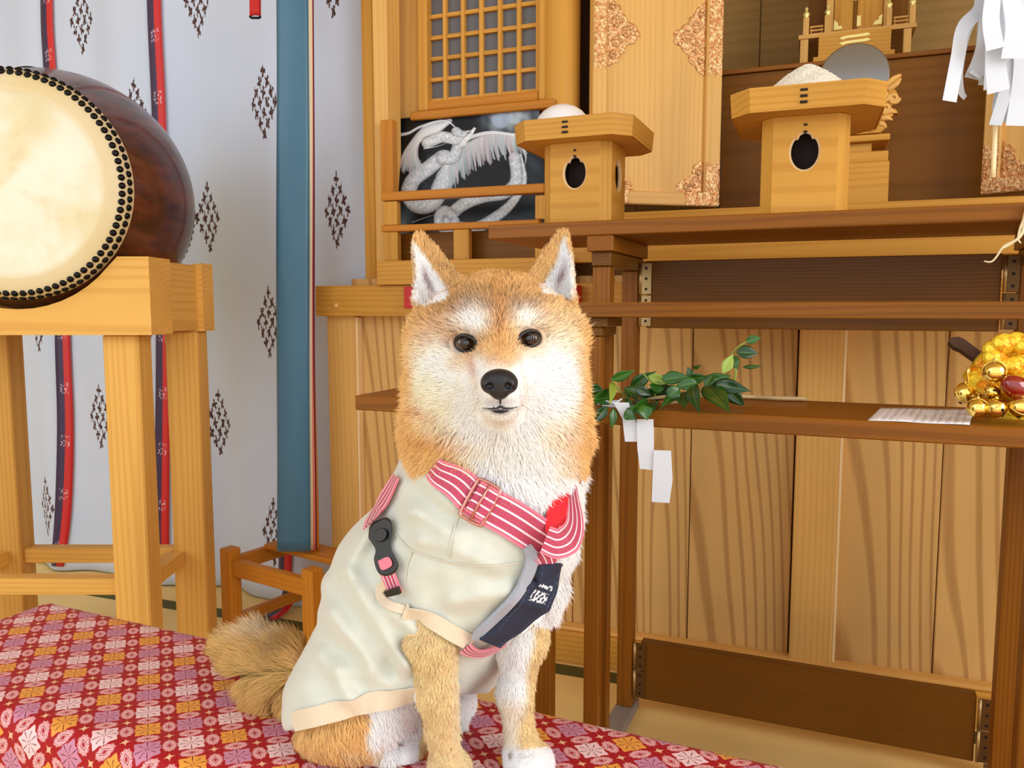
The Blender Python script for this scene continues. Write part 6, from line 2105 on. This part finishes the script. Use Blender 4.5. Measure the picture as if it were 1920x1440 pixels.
# claws
M_CLAW, _ = new_mat('claw', (44, 38, 36), 0.35)
for (x, y, Y_) in ((826, 1456, .772), (840, 1460, .764), (854, 1460, .764), (866, 1456, .770), (972, 1444, .783), (985, 1450, .774), (1000, 1450, .774), (1016, 1444, .782)):
    p = at(x, y, Y_); p[2] = max(p[2], ZG + .0045)
    g = G(); tube(g, [p + np.array([0, .006, .003]), p, p + np.array([0, -.005, -.003])], [.0026, .0022, .0007], 7); put('claw', g, M_CLAW, dog, smooth=True)

# ---- harness
def stripes(name, light, mid, deep, n=4.0, width=1.0):
    m, b = new_mat(name, None, 0.62, sheen=0.3)
    v = xattr('gr'); s, t, _ = xsep(v)
    f = xfr(t * n + 0.5 * 0)
    white = xlt(xabs(f - 0.5), 0.13, 0.05)
    pale = xlt(xabs(t), 0.44, 0.02)
    weave = xnoise(xmap(v, scale=(900, 60, 1)), 1.0, 1, .5)
    c = xmix(weave, mid, deep)
    c = xmix(white, c, light); c = xmix(pale, (238, 120, 140), c)
    link(c, b.inputs['Base Color']); bump(b, weave, .3, .0006)
    return m
M_STRIPE = stripes('pink_striped_webbing', (255, 226, 232), (206, 76, 104), (168, 44, 78))
M_PINKW, _ = new_mat('pink_webbing', (232, 130, 150), 0.6)
M_REDWEB, _ = new_mat('red_webbing', (228, 30, 44), 0.6)
M_NAVY, b = new_mat('navy_denim', None, 0.8)
v = xattr('gr'); n1 = xnoise(xmap(v, scale=(700, 90, 1)), 1.0, 2, .6)
s, t, _ = xsep(v)
c = xmix(n1, (22, 28, 48), (48, 58, 84))
stitch = xlt(xabs(xabs(t) - 0.40), 0.015, 0.01) * xlt(xfr(s * 260), 0.6, .1)
emb = xlt(xabs(s - 0.030), 0.010, 0.001) * xlt(xabs(t + 0.02), 0.27, 0.02)
letters = xramp(xnoise(xmap(v, scale=(340, 15, 1)), 1.0, 1, .7), 0.47, 0.52) * xmax(xlt(xabs(s - 0.0340), 0.0050, 0.0006), xlt(xabs(s - 0.0243), 0.0022, 0.0006))
c = xmix(stitch * .5, c, (120, 130, 160)); link(xmix(emb * letters, c, (222, 228, 236)), b.inputs['Base Color'])
bump(b, n1, .3, .0006)
M_MESHG, b = new_mat('grey_mesh_edge', None, 0.8)
v = xattr('gr'); n1 = xnoise(v, 700, 1, .5)
link(xmix(n1, (118, 124, 142), (204, 208, 220)), b.inputs['Base Color'])
M_CUFF, b = new_mat('tan_cuff', None, 0.9, sheen=0.4)
v = xattr('gr'); n1 = xnoise(xmap(v, scale=(1100, 8, 1)), 1.0, 1, .5)
link(xmix(n1, (236, 220, 196), (214, 192, 162)), b.inputs['Base Color']); bump(b, n1, .5, .0009)
M_ROSE, _ = new_mat('rose_metal', (214, 150, 140), 0.25, 0.95)
M_CHROME, _ = new_mat('chrome', (220, 216, 205), 0.12, 1.0)

har = bpy.data.objects.new('harness', None)      # replaced below by the main strap mesh
bpy.data.objects.remove(har)

def web(name, pts, width, mat, parent, off=0.003, thick=0.0016, n=34, fn=None, taper=None, depths=None, flat=0.6, label=None):
    """webbing laid on the dog along picture points; width in metres"""
    P2 = smooth_path([(x, y, 0) for x, y in pts], n)[:, :2]
    if depths is None:
        P = hit(P2[:, 0], P2[:, 1], fn or sdf_both)
        for _ in range(3): P[1:-1] = P[1:-1] * .5 + (P[:-2] + P[2:]) * .25
        N = grad(fn or sdf_both, P, 3e-3)
        for _ in range(6): N[1:-1] = N[1:-1] * .5 + (N[:-2] + N[2:]) * .25
        N /= np.linalg.norm(N, axis=1)[:, None]
    else:
        dd = np.interp(np.linspace(0, 1, n), np.linspace(0, 1, len(depths)), depths)
        P = np.array([at(x, y, d) for (x, y), d in zip(P2, dd)])
        N = np.tile(np.array([0, -1.0, 0.15]), (n, 1)); N /= np.linalg.norm(N, axis=1)[:, None]
    T = np.gradient(P, axis=0); T /= np.linalg.norm(T, axis=1)[:, None]
    S = np.cross(T, N); S /= np.linalg.norm(S, axis=1)[:, None]
    s = np.concatenate([[0], np.cumsum(np.linalg.norm(np.diff(P, axis=0), axis=1))])
    wd_ = width if taper is None else width * np.interp(np.linspace(0, 1, n), np.linspace(0, 1, len(taper)), taper)
    wd_ = np.broadcast_to(wd_, (n,))
    K_ = 7; V, gr = [], []
    for i in range(n):
        for k in range(K_):
            t = k / (K_ - 1) - .5
            q = P[i] + S[i] * t * wd_[i]
            V.append(q + N[i] * (off - flat * 0.0)); gr.append((s[i], t, 0))
    V = np.array(V)
    if depths is None:
        d = (fn or sdf_both)(V); Nv = np.repeat(N, K_, axis=0)
        lift = np.clip(off * .8 - d, 0, .012)
        # keep the strap straight across: lift each row by its worst point
        Lr = lift.reshape(n, K_).max(1); Lr = np.maximum(Lr, np.convolve(np.pad(Lr, 2, 'edge'), np.ones(5) / 5, 'valid'))
        V = V + Nv * np.repeat(Lr, K_)[:, None]
    Nv = np.repeat(N, K_, axis=0)
    F = [[i * K_ + k, i * K_ + k + 1, (i + 1) * K_ + k + 1, (i + 1) * K_ + k] for i in range(n - 1) for k in range(K_ - 1)]
    n0 = len(V)
    V2 = V + Nv * thick
    F2 = [[q + n0 for q in f[::-1]] for f in F]
    rim = [[i * K_, (i + 1) * K_, (i + 1) * K_ + n0, i * K_ + n0] for i in range(n - 1)] + [[(i + 1) * K_ + K_ - 1, i * K_ + K_ - 1, i * K_ + K_ - 1 + n0, (i + 1) * K_ + K_ - 1 + n0] for i in range(n - 1)]
    rim += [[k + 1, k, k + n0, k + 1 + n0] for k in range(K_ - 1)] + [[(n - 1) * K_ + k, (n - 1) * K_ + k + 1, (n - 1) * K_ + k + 1 + n0, (n - 1) * K_ + k + n0] for k in range(K_ - 1)]
    g = G(); g.add(np.vstack([V, V2]), F + F2 + rim, np.vstack([gr, gr]))
    ob = put(name, g, mat, parent, smooth=False, label=label)
    return ob, P, N, S, V2.reshape(n, K_, 3)
har, P_, N_, S_, TOPS = web('harness', [(826, 872), (846, 895), (880, 926), (912, 945), (950, 968), (990, 997), (1030, 1026)], 0.034, M_STRIPE, dog, off=.004, taper=[.75, .95, 1.05, 1.1, 1.1, 1.1], label='pink and white striped webbing harness with a navy chest pad')
def sub(*a, **k): return web(*a, **k)
# free loop round the right shoulder
sub('loop_strap', [(1022, 1010), (1045, 1018), (1066, 1008), (1077, 980), (1074, 935), (1066, 898)], 0.026, M_STRIPE, har, depths=[.742, .742, .75, .77, .80, .83], taper=[1, 1.1, 1.1, .7, .45, .5], thick=.002)
sub('inner_strap', [(1040, 1000), (1042, 975), (1046, 940), (1056, 905)], 0.020, M_REDWEB, har, depths=[.765, .775, .79, .815], taper=[.9, 1.0, 1.0, .8], thick=.002)
sub('chest_link', [(1008, 1030), (1018, 1042), (1022, 1056)], 0.027, M_STRIPE, har, off=.006, n=10)
pad, Pp, Np, Sp, _t = sub('chest_pad', [(1022, 1052), (1012, 1085), (990, 1120), (955, 1158), (915, 1192)], 0.038, M_NAVY, har, off=.006, thick=.004, n=40, taper=[.85, 1.0, 1.08, 1.0, .8], label='navy denim chest pad')
sub('mesh_edge', [(984, 1022), (993, 1045), (978, 1084), (950, 1122), (912, 1162), (890, 1186)], 0.010, M_MESHG, har, off=.005, thick=.005, n=30, taper=[.9, 1.2, 1.0, .9, .7])
sub('belly_strap', [(868, 1205), (888, 1214), (912, 1213), (940, 1196)], 0.0150, M_STRIPE, har, off=.006, n=16)
sub('side_strap', [(750, 896), (735, 925), (716, 955), (700, 985)], 0.022, M_STRIPE, har, off=.004, n=18)
sub('side_strap', [(728, 1060), (738, 1085), (748, 1108)], 0.017, M_STRIPE, har, off=.005, n=10)
# rectangular adjuster on the chest strap
i = 15
cA, nA, tA, sA = TOPS[i].mean(0), N_[i], (P_[i + 1] - P_[i - 1]), S_[i]
tA = tA / np.linalg.norm(tA)
def rect_ring(name, c, t, s_, n_, a, b_, r_, mat, parent):
    pts = []
    for k in range(40):
        w = 2 * math.pi * k / 40
        cx_, cy_ = math.cos(w), math.sin(w)
        q = max(abs(cx_), abs(cy_)) ** .85
        pts.append(c + t * a * cx_ / q + s_ * b_ * cy_ / q + n_ * .0015)
    g = G(); tube(g, pts, r_, 8, closed=True); return put(name, g, mat, parent, smooth=True)
rect_ring('adjuster', cA, tA, sA, nA, .0125, .0205, .0017, M_ROSE, har)
g = G(); tube(g, [cA + sA * .020 + nA * .003, cA - sA * .020 + nA * .003], .0014, 8); put('adjuster_bar', g, M_ROSE, har, smooth=True)
sub('folded_web', [(892, 928), (905, 936), (922, 948)], 0.033, M_STRIPE, har, off=.0075, n=10)
# round rings
def ring(name, x, y, Y_, R_, r_, mat, parent, tilt=(1, 0, 0)):
    c = at(x, y, Y_); ax = np.array(tilt, float); ax /= np.linalg.norm(ax)
    e1_ = np.cross(ax, [0, 0, 1.0]); e1_ /= np.linalg.norm(e1_); e2_ = np.cross(ax, e1_)
    g = G(); tube(g, [c + e1_ * R_ * math.cos(w) + e2_ * R_ * math.sin(w) for w in np.linspace(0, 2 * math.pi, 28, endpoint=False)], r_, 8, closed=True); return put(name, g, mat, parent, smooth=True)
p0 = hit([768], [868])[0]
ring('neck_ring', 765, 864, float(p0[1]) - .002, .0085, .0017, M_CHROME, har, (.9, .5, 0))
ring('shoulder_ring', 1074, 893, .83, .0095, .0018, M_ROSE, har, (.5, 1, 0))
ring('belly_ring', 938, 1194, float(hit([936], [1194])[0][1]) - .006, .0065, .0013, M_CHROME, har, (.6, 1, 0))
ring('chest_ring', 1030, 1030, float(hit([1030], [1030])[0][1]) - .008, .010, .0016, M_ROSE, har, (.2, 1, 0))
# black side-release buckle
bp = hit([716], [1022])[0]; bn = grad(sdf_both, bp[None], 1.2e-2)[0]; bn = bn * .6 + np.array([-.25, -.75, .1]) * .4; bn /= np.linalg.norm(bn)
b0 = bp + bn * .006
def onpl(x, y, k=0.0):
    r_ = ray(x, y); o_ = b0 + bn * k
    return EYE + r_ * (((o_ - EYE) @ bn) / (r_ @ bn))
def slab(name, pts, k0, k1, mat, parent, ch=.0012):
    P = smooth_path(np.array([(x, y, 0) for x, y in pts + [pts[0]]], float), 4 * len(pts) + 1)[:-1, :2]
    c_ = P.mean(0); n = len(P)
    ring_ = [np.array([onpl(*q_, k0) for q_ in P]), np.array([onpl(*q_, k1 - ch) for q_ in P]), np.array([onpl(*(c_ + (q_ - c_) * .93), k1) for q_ in P])]
    V_ = np.vstack(ring_); F_ = [list(range(2 * n, 3 * n)), list(range(n))[::-1]]
    for r_ in (0, 1):
        for i_ in range(n):
            l_ = (i_ + 1) % n; F_.append([r_ * n + i_, r_ * n + l_, (r_ + 1) * n + l_, (r_ + 1) * n + i_])
    g = G(); g.add(V_, orient(V_, F_)); return put(name, g, mat, parent)
bk = slab('buckle', [(692, 992), (700, 980), (722, 970), (733, 978), (735, 1000), (730, 1014), (733, 1030), (741, 1044), (747, 1062), (737, 1076), (720, 1080), (708, 1072), (701, 1050), (704, 1032), (697, 1018), (691, 1008)], -.004, .006, M_BLACKPL, har)
slab('buckle_button', [(700, 1000), (712, 990), (724, 994), (724, 1008), (712, 1016), (702, 1012)], .0062, .0085, M_BLACKPL, bk)
slab('buckle_web', [(708, 1052), (728, 1044), (735, 1060), (716, 1069)], .0062, .0076, M_PINKW, bk, .0004)
sub('strap_slider', [(744, 1096), (749, 1106)], 0.018, M_BLACKPL, har, off=.008, thick=.004, n=6)
# cuffs and hems of the sweater
swf = sdf_sweater
web('cuff', [(758, 1142), (790, 1152), (825, 1172), (860, 1194), (882, 1203)], 0.016, M_CUFF, sweater, off=.0008, thick=.0018, n=40, fn=sdf_sweater)
web('hem_band', [(552, 1352), (600, 1341), (660, 1325), (720, 1311), (770, 1301), (805, 1297)], 0.020, M_CUFF, sweater, off=.0008, thick=.0016, n=60, fn=sdf_sweater)
web('armhole_band', [(758, 1142), (740, 1140), (722, 1130), (713, 1112), (720, 1096), (736, 1092)], 0.009, M_CUFF, sweater, off=.001, thick=.002, n=30, fn=sdf_sweater)
M_SEAM, _ = new_mat('seam_thread', (212, 208, 192), 0.9)
for pts in ([(742, 1000), (772, 1030), (830, 1050), (900, 1060), (975, 1055)], [(862, 955), (850, 1000), (842, 1045)], [(775, 1030), (765, 1060), (760, 1090)]):
    web('seam', pts, 0.0016, M_SEAM, sweater, off=.0006, thick=.0008, n=30)
